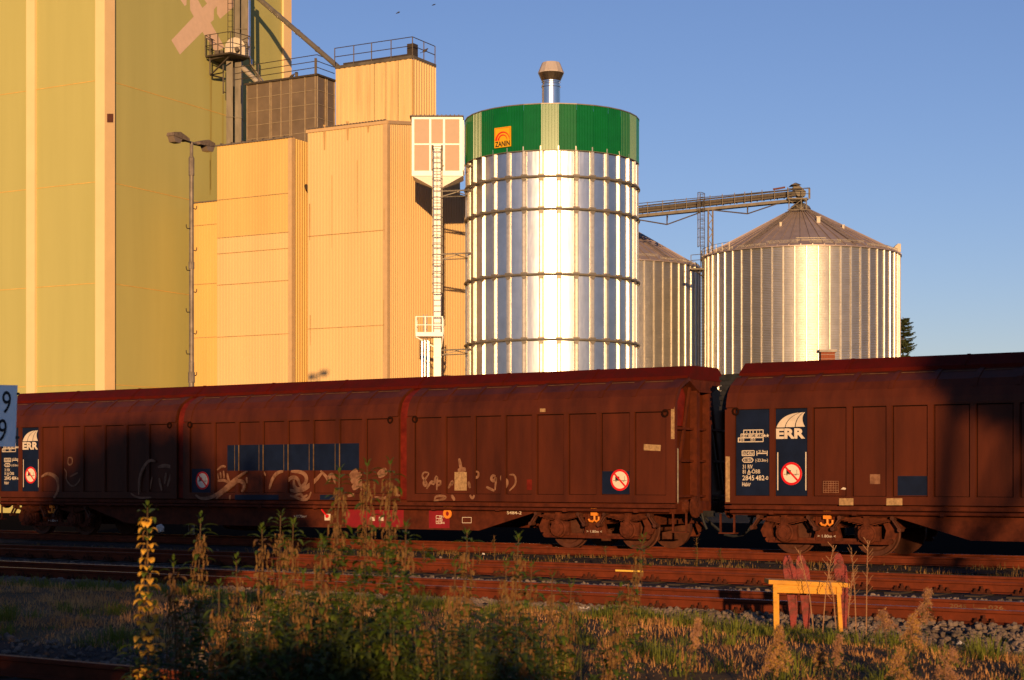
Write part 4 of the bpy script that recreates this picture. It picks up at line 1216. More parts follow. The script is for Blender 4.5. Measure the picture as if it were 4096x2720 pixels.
def make_bogie(root, xc):
    W = .9       # half wheelbase
    mb = MB()
    for y in (-1.16, 1.08):
        def pl(poly): mb.prism(poly, (xc, y, 0), (1, 0, 0), (0, 0, 1), (0, .08, 0))
        pl([(-1.40, .30), (-1.36, .24), (1.36, .24), (1.40, .30), (1.36, .345), (-1.36, .345)])
        pl([(-1.36, .70), (1.36, .70), (1.36, .80), (.3, .84), (-.3, .84), (-1.36, .80)])
        pl([(-.30, .346), (.30, .346), (.20, .699), (-.20, .699)])
        for s in (-1, 1):
            pl([(s * 1.50, .48), (s * 1.44, .346), (s * 1.22, .346), (s * 1.26, .52), (s * 1.18, .699), (s * 1.38, .699)])
            pl([(s * .9 - .24, .346), (s * .9 + .24, .346), (s * .9 + .19, .60), (s * .9 - .19, .60)])
    for x in (-1.3, 0, 1.3): mb.box(xc + x - .12, xc + x + .12, -1.08, 1.08, .55, .75)
    bg_ = mb.build('bogie', M['bogie'], root)
    mb = MB()
    for x in (-.25, .12): mb.box(xc + x, xc + x + .05, -1.19, -1.16, .3, .8)
    mb.box(xc - 1.3, xc + 1.3, -1.2, -1.16, .235, .29); mb.box(xc - 1.42, xc + 1.42, -1.22, -1.16, .82, .86)
    mb.box(xc - .5, xc + .5, -1.24, -1.16, .84, .93)
    for x in (-.6, -.45, .45, .6, -1.15, 1.15): mb.lathe([(0, 0), (.022, 0), (.022, .02), (0, .02)], 6, (xc + x, -1.2, .27), (0, -1, 0), (1, 0, 0))
    mb.build('side_flange', M['wagon_frame'], bg_)
    for sx in (-1, 1):
        for y, sg in ((-.76, -1), (.76, 1)):
            mb = MB()
            mb.lathe([(.05, .07), (.34, .045), (.37, .07), (.46, .07), (.46, -.045), (.485, -.05), (.485, -.08), (.40, -.08), (.05, -.07)], 36, (xc + sx * W, y, .455), (0, sg, 0), (1, 0, 0))
            mb.build('wheel', M['wheel'], bg_, False)
        mb = MB(); mb.tube((xc + sx * W, -.8, .455), (xc + sx * W, .8, .455), .08, 10); mb.build('axle', M['wheel'], bg_)
        mb = MB()
        mb.lathe([(.2, 0), (.2, .1), (.17, .12), (.17, .17), (.1, .18), (.1, .2), (0, .2)], 20, (xc + sx * W, -1.17, .44), (0, -1, 0), (1, 0, 0))
        mb.box(xc + sx * W - .2, xc + sx * W + .26, -1.25, -1.16, .30, .60)
        for a in range(6): mb.lathe([(0, 0), (.02, 0), (.02, .025), (0, .025)], 6, (xc + sx * W + .14 * math.cos(a * 1.047), -1.34, .44 + .14 * math.sin(a * 1.047)), (0, -1, 0), (1, 0, 0))
        mb.build('axle_box', M['bogie'], bg_)
        mb = MB()     # leaf spring
        for k in range(6):
            h = .58 - k * .095
            mb.prism([(-h, .115), (0, .155), (h, .115), (h, .095), (0, .135), (-h, .095)], (xc + sx * W, -1.30, .60 - k * .022 + .02), (1, 0, 0), (0, 0, 1), (0, .11, 0))
        mb.box(xc + sx * W - .06, xc + sx * W + .06, -1.315, -1.18, .58, .80)
        mb.build('leaf_spring', M['bogie'], bg_)
        for e in (-1, 1):
            mb = MB()
            x0 = xc + sx * W + e * .56
            for dy in (-1.34, -1.24):
                mb.bar((x0 - e * .02, dy, .78), (x0 + e * .16, dy, .53), .05, .03)
            mb.tube((x0, -1.36, .77), (x0, -1.18, .77), .045, 8); mb.tube((x0 + e * .15, -1.36, .54), (x0 + e * .15, -1.18, .54), .045, 8)
            mb.build('swing_link', M['wheel'], bg_)
    mb = MB()
    hx = xc
    mb.box(hx - .03, hx + .13, -1.31, -1.25, .74, .90)
    mb.path([(hx - .10, -1.28, .66), (hx - .07, -1.28, .62), (hx + .0, -1.28, .61), (hx + .05, -1.28, .65), (hx + .05, -1.28, .76)], .026, 6)
    mb.path([(hx + .05, -1.28, .65), (hx + .10, -1.28, .61), (hx + .16, -1.28, .65), (hx + .16, -1.28, .72)], .024, 6)
    mb.build('tow_hook', M['orange'], bg_)
    ux, uz = V((1, 0, 0)), V((0, 0, 1))
    mb = MB(); mb.box(xc + .42, xc + 1.0, -1.245, -1.241, .855, .925); mb.build('data_plate', M['black'], bg_)
    mb = MB(); mb.text('6REV', V((xc + .44, -1.248, .865)), ux, uz, .05, width=.2); mb.text('102 26.09.06', V((xc + .68, -1.248, .865)), ux, uz, .05, width=.3)
    mb.text('→1.80m←', V((xc - .18, -1.203, .36)), ux, uz, .06, width=.36) if False else mb.text('> 1.80m <', V((xc - .2, -1.203, .36)), ux, uz, .055, width=.4)
    mb.build('bogie_lettering', M['off_white'], bg_)
    return bg_

w1, d1 = make_wagon(U1, 'rust brown sliding wall wagon with graffiti and a navy band, left of the coupling', 1)
w2_, d2 = make_wagon(U1 + PITCH, 'rust brown sliding wall wagon with clean navy text panels, right of the coupling', 2)
U2 = U1 + PITCH
ux, uz = V((1, 0, 0)), V((0, 0, 1))
def bay_panel(door, k0, k1, z0, z1, name='navy_panel', m=None, y=YP - .0045, over=True):
    d, xa, xb, bay = door
    mb = MB()
    for k in range(k0, k1 + 1):
        x0, x1 = xa + .23 + bay * k + (.071 if k else .01), xa + .23 + bay * (k + 1) - (.071 if k < 7 else .01)
        mb.sheet([(x0, z0), (x1, z0), (x1, z1), (x0, z1)], V((0, y, 0)), ux, uz)
    return mb.build(name, m or M['navy'], d)
# navy panels with lettering and emblem at the left end of both wagons
for doors, num in ((d1, ('484', '6')), (d2, ('482', '0'))):
    d, xa, xb, bay = doors[0]
    bay_panel(doors[0], 0, 0, 1.21, 2.99); bay_panel(doors[0], 1, 1, 1.21, 2.99)
    lettering(d, xa + .29, num)
    no_hump(d, xa + .23 + bay * 1.5, 1.66, .235, YP - .009)
    mb = MB()
    for x in (xa + .23 + bay + .115, xa + .23 + bay * 2 - .105):
        mb.sheet([(x - .012, 1.32), (x + .012, 1.32), (x + .012, 2.1), (x - .012, 2.1)], V((0, YP - .008, 0)), ux, uz)
    mb.build('white_line', M['off_white'], d)
def decal(parent, name, m, pts_px, uc, y, base=None):
    """flat patch on the wagon side, corners given by where the photograph shows them"""
    mb = MB(); mb.sheet([(wx(px, uc), wz(px, py)) for px, py in pts_px], V((0, y, 0)), ux, uz)
    return mb.build(name, m, parent)
def rect_px(x0, y0, x1, y1): return [(x0, y1), (x1, y1), (x1, y0), (x0, y0)]
# wagon 1, middle door: band, bars, sign, graffiti
D2 = d1[1][0]; D3 = d1[2][0]; D1 = d1[0][0]
d, xa, xb, bay = d1[1]
def clipped_band(door, xl, xr, z0, z1, name):
    d, xa, xb, bay = door
    mb = MB()
    for k in range(8):
        x0, x1 = xa + .23 + bay * k + (.071 if k else .01), xa + .23 + bay * (k + 1) - (.071 if k < 7 else .01)
        x0, x1 = max(x0, xl), min(x1, xr)
        if x1 > x0: mb.sheet([(x0, z0), (x1, z0), (x1, z1), (x0, z1)], V((0, YP - .0045, 0)), ux, uz)
        xp = xa + .23 + bay * (k + 1)
        if k < 7 and xl < xp < xr:
            mb.prism([(-.0705, .0), (-.058, -.0475), (.058, -.0475), (.0705, .0)], (xp, YP - .0012, z0), (1, 0, 0), (0, 1, 0), (0, 0, z1 - z0))
    return mb.build(name, M['navy'], d)
clipped_band(d1[1], wx(905, U1), wx(1432, U1), wz(1150, 1882), wz(1150, 1777), 'navy_band')
mb = MB()
for k in range(1, 7):
    xp = xa + .23 + bay * k
    if wx(930, U1) < xp < wx(1410, U1):
        for s in (-.066, .066): mb.box(xp + s - .005, xp + s + .005, YS - .007, YS + .02, wz(1150, 1882), wz(1150, 1777))
mb.build('bare_post_edge', M['scuff'], D2)
for a, b in ((940, 1115), (1280, 1352)):
    decal(D2, 'navy_bar', M['navy'], rect_px(a, 1979, b, 1999), U1, YS - .004)
decal(D2, 'navy_patch', M['navy'], rect_px(763, 1875, 838, 1978), U1, YP - .005)
no_hump(D2, wx(806, U1), wz(806, 1922), .235, YP - .01)
bay_panel(d1[2], 6, 6, 1.22, 1.72, 'navy_patch')
no_hump(D3, wx(2476, U1), wz(2476, 1920), .235, YP - .01)
def graffiti(parent, strokes, uc):
    items = []
    for pts, ww in strokes:
        pts = [(wx(a, uc), wz(a, b)) for a, b in pts]
        for _ in range(2):                                   # round the corners
            n = [pts[0]]
            for p, q in zip(pts[:-1], pts[1:]):
                n += [(p[0] * .75 + q[0] * .25, p[1] * .75 + q[1] * .25), (p[0] * .25 + q[0] * .75, p[1] * .25 + q[1] * .75)]
            n.append(pts[-1]); pts = n
        items.append((pts, ww))
    groups = []                                              # strokes that touch make one tag
    for it in items:
        bb = (min(p[0] for p in it[0]) - .06, max(p[0] for p in it[0]) + .06, min(p[1] for p in it[0]) - .06, max(p[1] for p in it[0]) + .06)
        hit = [g for g in groups if any(not (bb[1] < c[0] or c[1] < bb[0] or bb[3] < c[2] or c[3] < bb[2]) for c in g[1])]
        new = ([it], [bb])
        for g in hit:
            new[0].extend(g[0]); new[1].extend(g[1]); groups.remove(g)
        groups.append(new)
    for g in groups:
        mb = MB()
        for i, (pts, ww) in enumerate(g[0]):
            mb.stroke(pts, ww, V((0, YP - .012 - .0012 * i, 0)), ux, uz, True)
            if min(p[1] for p in pts) < 1.19: mb.stroke(pts, ww, V((0, YS - .004 - .0012 * i, 0)), ux, uz, True)
        mb.build('graffiti', M['chalk'], parent)
Z = lambda pts: [(600 + x / 1.96, 1500 + y / 1.96) for x, y in pts]
graffiti(D2, [(Z(p), w_ * 1.25) for p, w_ in (
    ([(360, 940), (400, 970), (470, 965), (540, 930), (620, 860), (690, 800), (760, 755)], .08),
    ([(520, 970), (600, 900), (660, 850), (700, 825), (735, 845), (740, 880), (720, 915)], .08),
    ([(520, 745), (560, 712), (590, 720)], .05), ([(525, 830), (575, 822), (620, 850)], .06), ([(600, 770), (605, 810), (625, 850)], .06),
    ([(545, 760), (550, 810)], .05), ([(570, 750), (575, 810)], .05), ([(525, 770), (530, 820)], .04),
    ([(930, 895), (950, 820), (990, 765), (1040, 755)], .08), ([(1060, 905), (1065, 840), (1100, 800), (1150, 805), (1165, 850), (1175, 875)], .08),
    ([(1100, 755), (1190, 760), (1225, 800), (1215, 850), (1170, 880)], .09), ([(1120, 820), (1125, 870), (1145, 900), (1200, 900), (1300, 820), (1340, 770)], .10),
    ([(1090, 900), (1140, 915), (1190, 890)], .07), ([(1330, 750), (1380, 800), (1395, 835), (1400, 790), (1430, 780), (1445, 840), (1470, 870)], .09),
    ([(1100, 945), (1150, 960), (1190, 978), (1240, 975), (1265, 915)], .06), ([(1130, 950), (1170, 930), (1200, 940)], .05),
    ([(1180, 940), (1205, 960), (1235, 940)], .05), ([(1560, 800), (1620, 745)], .13), ([(1570, 840), (1650, 770)], .13), ([(1580, 890), (1660, 830)], .14), ([(1600, 760), (1600, 890)], .08),
    ([(1640, 890), (1690, 860)], .12), ([(1780, 790), (1850, 745)], .16), ([(1550, 950), (1600, 935)], .06), ([(1760, 955), (1840, 970), (1850, 950)], .05), ([(1930, 880), (1935, 940), (1955, 945)], .05),
    ([(880, 750), (900, 790)], .04), ([(750, 800), (755, 850)], .06), ([(625, 975), (630, 940)], .05))], U1)
Q = lambda pts: [(1600 + x / 1.845, 1400 + y / 1.845) for x, y in pts]
graffiti(D3, [(Q(p), w_ * 1.3) for p, w_ in (
    ([(205, 905), (170, 900), (155, 930), (175, 960), (195, 990), (180, 1005), (165, 985), (180, 950), (205, 920), (205, 905)], .05),
    ([(190, 1025), (230, 960), (240, 1000), (270, 910), (265, 1035)], .06), ([(225, 990), (290, 960), (300, 990), (260, 1005)], .05),
    ([(350, 1020), (385, 960), (375, 1000)], .06), ([(500, 970), (510, 1020)], .06), ([(430, 800), (440, 850), (450, 900)], .07), ([(420, 890), (480, 880)], .09),
    ([(545, 850), (530, 890), (540, 940), (570, 940), (575, 900), (545, 895)], .05),
    ([(700, 930), (675, 925), (665, 955), (690, 970), (705, 930), (695, 1035)], .06), ([(630, 1010), (690, 1040)], .05),
    ([(775, 900), (740, 930), (745, 965), (780, 955), (790, 985), (765, 1030)], .06), ([(800, 920), (845, 920), (850, 990), (800, 1040)], .04),
    ([(255, 1110), (265, 1075), (340, 1080), (330, 1100), (250, 1112)], .05), ([(380, 1070), (405, 1110)], .06), ([(515, 1070), (535, 1100), (550, 1070)], .05))], U1)
Zl = lambda pts: [(x / 1.816, 1450 + y / 1.816) for x, y in pts]
graffiti(D1, [(Zl(p), w_) for p, w_ in (
    ([(1010, 960), (1010, 850), (1040, 760), (1090, 705), (1125, 720)], .09), ([(1100, 830), (1080, 930)], .06), ([(1140, 760), (1200, 745), (1260, 770)], .10), ([(1150, 840), (1170, 930)], .08), ([(1200, 800), (1190, 880)], .08), ([(1240, 800), (1210, 900)], .08),
    ([(950, 950), (1000, 985), (1100, 980)], .06), ([(490, 690), (520, 690), (520, 740), (485, 745), (490, 690)], .05), ([(460, 770), (480, 800), (470, 850), (520, 910), (575, 860), (590, 780)], .05), ([(500, 830), (560, 800)], .05), ([(300, 830), (350, 800), (420, 840), (425, 930), (390, 985)], .10))], U1)
decal(D3, 'paper_note', M['tarnish'], rect_px(1815, 1888, 1864, 1962), U1, YP - .016)
decal(D3, 'torn_sticker', M['tarnish'], [(2571, 1801), (2572, 1776), (2640, 1780), (2638, 1804)], U1, YP - .008)
decal(D3, 'pale_edge_strip', M['tarnish'], rect_px(2684, 1628, 2698, 1756), U1, YS - .004)
decal(D3, 'small_sticker', M['tarnish'], rect_px(2160, 1634, 2182, 1648), U1, YS - .004)
decal(D3, 'worn_label', M['wagon_arch'], rect_px(2103, 1918, 2134, 1960), U1, YP - .006)
# wagon 1 underframe markings
yb = -1.325
def under(parent, name, m, x0, y0, x1, y1, y=yb): 
    mb = MB(); k = 1.0
    mb.sheet([(wx(x0, U1) - .07, wz(x0, y1)), (wx(x1, U1) - .07, wz(x1, y1)), (wx(x1, U1) - .07, wz(x1, y0)), (wx(x0, U1) - .07, wz(x0, y0))], V((0, y, 0)), ux, uz)
    return mb.build(name, m, parent)
under(w1, 'crimson_panel', M['frame_red'], 1376, 2038, 1611, 2108); under(w1, 'crimson_panel', M['frame_red'], 1712, 2043, 1795, 2113)
under(w1, 'brake_plate', M['off_white'], 1294, 2056, 1318, 2082, yb - .004)
for x in (1486, 1522): under(w1, 'gauge_plate', M['off_white'], x - 10, 2068, x + 10, 2084, yb - .006)
mb = MB()
def ut(s, px, py, h, wd):
    mb.text(s, V((wx(px, U1) - .07, yb - .006, wz(px, py))), ux, uz, h, width=wd, bold=.01)
ut('>17.70m<', 1171, 2070, .06, .42); ut('S484-2', 2026, 2057, .07, .4); ut('REV', 1755, 2071, .045, .14); ut('102', 1752, 2083, .045, .12); ut('26.9.06', 1746, 2095, .045, .22)
def box_line(px0, py0, px1, py1, w_=.012):
    a = [(wx(px0, U1) - .07, wz(px0, py0)), (wx(px1, U1) - .07, wz(px1, py0)), (wx(px1, U1) - .07, wz(px1, py1)), (wx(px0, U1) - .07, wz(px0, py1))]
    for i in range(4): mb.stroke([a[i], a[(i + 1) % 4]], w_, V((0, yb - .006, 0)), ux, uz)
box_line(1742, 2063, 1764, 2095); box_line(1847, 2070, 1883, 2092); box_line(1742, 2074, 1764, 2085)
mb.build('frame_lettering', M['off_white'], w1)
for px in (1794, ):
    mb = MB(); x = wx(px, U1) - .1
    mb.ring2d(0, 0, .055, .115, V((x, yb - .05, .74)), ux, uz, 20); mb.ring2d(0, 0, .055, .115, V((x, yb - .02, .74)), ux, uz, 20); mb.box(x - .1, x + .12, yb - .06, yb + .01, .82, .9)
    mb.build('rope_ring', M['orange'], w1)
mb = MB(); x = wx(1300, U1) - .07; mb.bar((x - .12, yb - .03, .80), (x + .03, yb - .03, .66), .03); mb.lathe([(0, 0), (.045, 0), (.045, .03), (0, .03)], 10, (x + .05, yb - .01, .64), (0, -1, 0), (1, 0, 0)); mb.build('brake_lever', M['red_sign'], w1)
# wagon 2 odds and ends
E1 = d2[0][0]
decal(E1, 'mesh_pocket', M['wagon_frame'], rect_px(3289, 1922, 3354, 1974), U2, YP - .02)
mb = MB()
for i in range(7): 
    a = 3292 + i * 10; mb.stroke([(wx(a, U2), wz(a, 1924)), (wx(a, U2), wz(a, 1972))], .012, V((0, YP - .024, 0)), ux, uz)
for i in range(6):
    b = 1925 + i * 9; mb.stroke([(wx(3290, U2), wz(3290, b)), (wx(3353, U2), wz(3353, b))], .012, V((0, YP - .025, 0)), ux, uz)
mb.build('pocket_mesh', M['chalk'], E1)
decal(E1, 'pale_label', M['chalk'], rect_px(3477, 1897, 3518, 1936), U2, YP - .008)
decal(E1, 'navy_patch', M['navy'], rect_px(3588, 1904, 3730, 1982), U2, YP - .006)
for a, b in ((3357, 3414), (3546, 3610)):
    decal(E1, 'pale_patch', M['tarnish'], rect_px(a, 1993, b, 2021), U2, YS - .004)
decal(E1, 'pale_edge_strip', M['tarnish'], rect_px(2903, 1826, 2920, 2008), U2, YS - .005)
decal(E1, 'scratch', M['off_white'], [(3360, 1957), (3370, 1949), (3384, 1953), (3378, 1959)], U2, YP - .008)
mb = MB()
for k in range(7):
    z = 3.02 + k * .105
    mb.prism([(-.95, 0), (-.2, .05), (-.2, .125), (-.95, .08)], (-11.42 + .02 * (k % 2), 0, z), (0, 1, 0), (0, 0, 1), (.5 - .03 * (k % 3), 0, 0))
mb.box(-11.38, -11.0, -.93, -.22, 3.0, 3.78)
mb.build('folded_tarpaulin', M['rubber'], w2_)
# ------------------------------------------------------------------ ground, tracks
rnd = random.Random(7)
M['dirt'] = mat('trampled_dirt', (.055, .036, .020), .95, scale=.9, col2=(.13, .088, .05), bump=.6, bscale=18, spec=.05)
M['ballast_bed'] = mat('ballast_bed', (.020, .016, .015), .95, scale=30, col2=(.075, .06, .055), bump=1.0, bscale=55, spec=.05)
M['stone'] = mat('ballast_stone', (.052, .040, .034), .9, scale=1.4, col2=(.21, .152, .118), bump=.3, bscale=50, spec=.12)
M['pale_stone'] = mat('pale_stone', (.52, .47, .42), .9, var=.2, scale=8)
M['rail'] = mat('rusty_rail', (.070, .0140, .0050), .75, .0, scale=4, streak=(1, 1, 1), col2=(.130, .0245, .0080), bump=.2, bscale=60, spec=.12)
M['rail_dark'] = mat('oily_fastening', (.045, .012, .006), .8, var=.4, scale=12, spec=.1)
M['rail_top'] = mat('worn_rail_head', (.36, .34, .34), .32, .9, var=.15, scale=8)
M['rail_top_rusty'] = mat('rusty_rail_head', (.09, .035, .022), .6, .2, var=.2, scale=8)
M['sleeper'] = mat('old_sleeper', (.04, .03, .024), .9, var=.3, scale=5, spec=.1)
M['asphalt'] = mat('asphalt', (.012, .011, .010), .95, var=.15, scale=4, spec=.0)
M['lgrass'] = mat('green_grass_blade', (.065, .095, .010), .6, scale=1.3, col2=(.20, .19, .024), trans=.3)
M['dgrass'] = mat('dry_grass_blade', (.34, .145, .045), .7, scale=1.2, col2=(.72, .38, .135), trans=.3)
M['weed'] = mat('low_weed', (.08, .075, .014), .6, scale=3, col2=(.30, .135, .045), trans=.3)
M['plate'] = mat('yellow_faded_paint', (.62, .38, .06), .6, var=.1, scale=10)

W_T1, W_T2, W_T3, W_T0 = (10.8, 12.3), (5.35, 6.87), (-2.2, -.7), (22.35, 23.85)
def wg(u_): return 13.75 + max(0, .38 * (u_ - 9.0))        # where the grass begins in front of the near rails
def gz(w, u_=0.0):
    """ground height across the tracks"""
    if 13 < w < 21.6:
        e = wg(u_)
        return -.19 + .15 * max(0, min(1, (w - e - .1) / 1.3)) * max(0, min(1, (21.4 - w) / 1.6))
    ks = [(-60, -.35), (-8, -.35), (-4.4, -.3), (-3.4, -.19), (.4, -.19), (1.4, -.26), (4.0, -.26), (4.6, -.20), (9.3, -.20), (10.1, -.175), (13.1, -.175), (21.6, -.19), (24.8, -.19), (27, -.30), (200, -.30)]
    for (a, za), (b, zb) in zip(ks[:-1], ks[1:]):
        if w <= b: return za + (zb - za) * max(0, min(1, (w - a) / (b - a)))
    return ks[-1][1]
def sheet_uw(name, u0, u1, w0, w1, m, dz=0.0, nu=60, nw=40, jit=0.0):
    mb = MB(); vs = []; fs = []
    for j in range(nw + 1):
        w_ = w0 + (w1 - w0) * j / nw
        for i in range(nu + 1):
            u_ = u0 + (u1 - u0) * i / nu
            vs.append(TW(u_, w_, gz(w_, u_) + dz + (rnd.uniform(-jit, jit) if jit else 0)))
    for j in range(nw):
        for i in range(nu):
            a = j * (nu + 1) + i
            fs.append((a, a + nu + 1, a + nu + 2, a + 1))
    me_n = len(mb.v); mb.add(vs, fs)
    return mb.build(name, m, None, True)
# one wide sheet to the horizon, then the strips on it
mb = MB()
wl = [-900, -200, -60, -8, -4.4, -3.4, .4, 1.4, 4.0, 4.6, 9.3, 10.1, 13.1, 13.5, 13.8, 14.1, 14.4, 14.7, 15.0, 15.3, 15.7, 16.1, 16.6, 17.2, 18, 19, 19.8, 20.6, 21.4, 21.7, 24.8, 27, 60, 300]
ul = [-900, -100] + [-40 + 2 * i for i in range(40)] + [100, 900]
vs = [TW(u_, w_, gz(w_, u_) - .012 if abs(w_) < 60 else -.37) for w_ in wl for u_ in ul]
nu = len(ul)
mb.add(vs, [(j * nu + i, (j + 1) * nu + i, (j + 1) * nu + i + 1, j * nu + i + 1) for j in range(len(wl) - 1) for i in range(nu - 1)])
tag(mb.build('ground', M['dirt']), kind='structure')
for w0, w1_, nm in ((-4.2, .9, 'ballast'), (4.3, 13.6, 'ballast'), (20.6, 26, 'ballast')):
    tag(sheet_uw(nm, -34, 30, w0, w1_, M['ballast_bed'], .0, 120, 24, .012), kind='structure')
tag(sheet_uw('street', -70, 70, -34, -4.6, M['asphalt'], .02, 20, 20), kind='structure')

def make_track(ws, label, shiny, u0=-34.0, u1=26.0, fast=None):
    c = TW(0, sum(ws) / 2, -.19)
    root = empty('railway_track', c, RZ)
    OFF[root] = V((0, 0, 0))
    tag(root, label, 'railway track', 'railway tracks')
    h = (ws[1] - ws[0]) / 2
    prof = [(-.07, 0), (-.07, .012), (-.012, .03), (-.012, .125), (-.036, .135), (-.036, .168), (-.028, .172), (.028, .172), (.036, .168), (.036, .135), (.012, .125), (.012, .03), (.07, .012), (.07, 0)]
    for y in (h, -h):
        mb = MB(); mb.prism(prof, (u0, y, .018), (0, 1, 0), (0, 0, 1), (u1 - u0, 0, 0))
        r_ = mb.build('rail', M['rail'], root)
        mb = MB(); mb.box(u0, u1, y - .027, y + .027, .188, .1915); mb.build('rail_head', M['rail_top'] if shiny else M['rail_top_rusty'], r_)
    mb = MB()
    k = 0; u_ = u0 + .3
    while u_ < u1:
        mb.box(u_ - .12, u_ + .12, -1.28, 1.28, -.14, .012 + rnd.uniform(-.006, .0)); u_ += .63
    mb.build('sleeper', M['sleeper'], root)['kind'] = 'stuff'
    if fast:
        fm = MB()
        yb_ = -h
        for dx in (-.10, 0.0, .10):
            hh = .10 if dx == 0 else .065
            fm.lathe([(.034, 0), (.034, hh * .6), (.018, hh * .6), (.018, hh), (0, hh)], 6, (dx, yb_ - .09, .03))
        fm.box(-.15, .15, yb_ - .16, yb_ - .03, .012, .034); fm.box(-.05, .05, yb_ - .11, yb_ - .045, .03, .055)
        f0 = fm.build('rail_fastening', M['rail_dark'], root)
        u_ = u0 + .3; n = 0
        while u_ < u1 and n < 95:
            o = f0 if n == 0 else copy_obj(f0, root)
            o.location = (u_, 0, 0); u_ += .63; n += 1
    return root
t3 = make_track(W_T3, 'rusty weed lined railway track under the goods wagons, farthest of the tracks', False)
t2 = make_track(W_T2, 'rusty railway track with a yellow paint mark, second from the train', False, fast=True)
t1 = make_track(W_T1, 'railway track with polished rail heads just behind the yellow bench', True, fast=True)
t0 = make_track(W_T0, 'nearest railway track in the shade at the bottom left corner', False)
hb = (W_T2[1] - W_T2[0]) / 2
mb = MB(); ua, ub = Uof(2465) , Uof(2575)
def u_on(w_, px):
    P = O2 + N2 * w_; return on_line(P, T2, px)[1]
ua, ub = u_on(W_T2[1], 2466), u_on(W_T2[1], 2576)
mb.box(ua, ub, -hb - .0378, -hb - .0362, .155, .186); mb.build('yellow_paint_mark', M['plate'], t2)
mb = MB(); hb1 = (W_T1[1] - W_T1[0]) / 2
ux_, uz_ = V((1, 0, 0)), V((0, 0, 1))
for s, px, wd in (('2045', 3800, .22), ('026.', 3955, .22)): mb.text(s, V((u_on(W_T1[0], px), hb1 - .014, .08)), ux_, uz_, .05, width=wd)
a = u_on(W_T1[0], 3895); mb.stroke([(a, .15), (a, .09), (a + .18, .085)], .008, V((0, hb1 - .014, 0)), ux_, uz_); mb.stroke([(a + .14, .10), (a + .18, .085), (a + .14, .07)], .008, V((0, hb1 - .014, 0)), ux_, uz_)
mb.build('chalk_mark', M['scuff'], t1)

# loose stones: lumps spread over the visible strips of ballast
ico_v = []; ph = (1 + 5 ** .5) / 2
for a in (-1, 1):
    for b in (-ph, ph): ico_v += [(0, a, b), (a, b, 0), (b, 0, a)]
ico_v = [V(v).normalized() for v in ico_v]
_bm = bmesh.new()
for v in ico_v: _bm.verts.new(v)
bmesh.ops.convex_hull(_bm, input=_bm.verts)
_bm.verts.ensure_lookup_table(); _bm.verts.index_update()
ico_v = [v.co.copy() for v in _bm.verts]
ico_f = [tuple(v.index for v in f.verts) for f in _bm.faces]
_bm.free()
def stone(mb, p, s, r_):
    m = Matrix.Rotation(r_.uniform(0, 6.28), 3, V((r_.uniform(-1, 1), r_.uniform(-1, 1), r_.uniform(-1, 1))).normalized())
    sc = V((r_.uniform(.7, 1.3), r_.uniform(.7, 1.2), r_.uniform(.5, .9)))
    n = len(mb.v)
    for v in ico_v:
        q = m @ (V((v.x * sc.x, v.y * sc.y, v.z * sc.z)) * s * r_.uniform(.8, 1.15))
        mb.v.append(p + q)
    mb.f.extend([tuple(i + n for i in f) for f in ico_f])
mb = MB()
def scatter_stones(n, u0, u1, w0, w1, s0, s1):
    for _ in range(n):
        u_, w_ = rnd.uniform(u0, u1), rnd.uniform(w0, w1)
        s = rnd.uniform(s0, s1)
        stone(mb, TW(u_, w_, gz(w_, u_) + s * rnd.uniform(.1, .45)), s, rnd)
for _ in range(9500):
    u_ = rnd.uniform(-10, 18); w_ = rnd.uniform(12.45, wg(u_) + .5); s = rnd.uniform(.022, .05)
    stone(mb, TW(u_, w_, gz(w_, u_) + s * rnd.uniform(.1, .5)), s, rnd)
scatter_stones(4200, -10, 16, 8.0, 10.7, .025, .05)
scatter_stones(2600, -9, 9, 20.4, 22.2, .02, .04)
scatter_stones(1500, -22, -8, 12.5, 14.0, .025, .045)
scatter_stones(500, -16, 14, 1.0, 4.0, .02, .04)
tag(mb.build('ballast_stones', M['stone']), 'grey ballast stones heaped along the rails', 'gravel', kind='stuff')
for i, (px, py, s, lab) in enumerate(((3842, 2692 - 108, .055, 'pale white stone at the edge of the grass on the far right'), (1935, 2266 - 45, .06, 'pale stone lying between the two farther tracks'), (3095, 2488, .04, 'pale stone beside the right leg of the bench'), (1870, 2430, .06, 'pale stone on the ballast behind the nettles'), (2330, 2446, .06, 'crumpled pale scrap on the ballast in front of the near rails'), (410, 2372, .045, 'pale stone in the dark grass at left'), (640, 2118, .16, 'large pale stone under the left wagon'))):
    D = 1.75 * F / (py - YH) if i != 6 else 44.0
    p = at(px, py, D); mb = MB(); 
    for k in range(3 if i == 4 else 1): stone(mb, V((p.x + k * .09, p.y, p.z + s * .2)), s, rnd)
    tag(mb.build('pale_stone', M['pale_stone']), lab, 'stone', 'pale stones among the tracks')

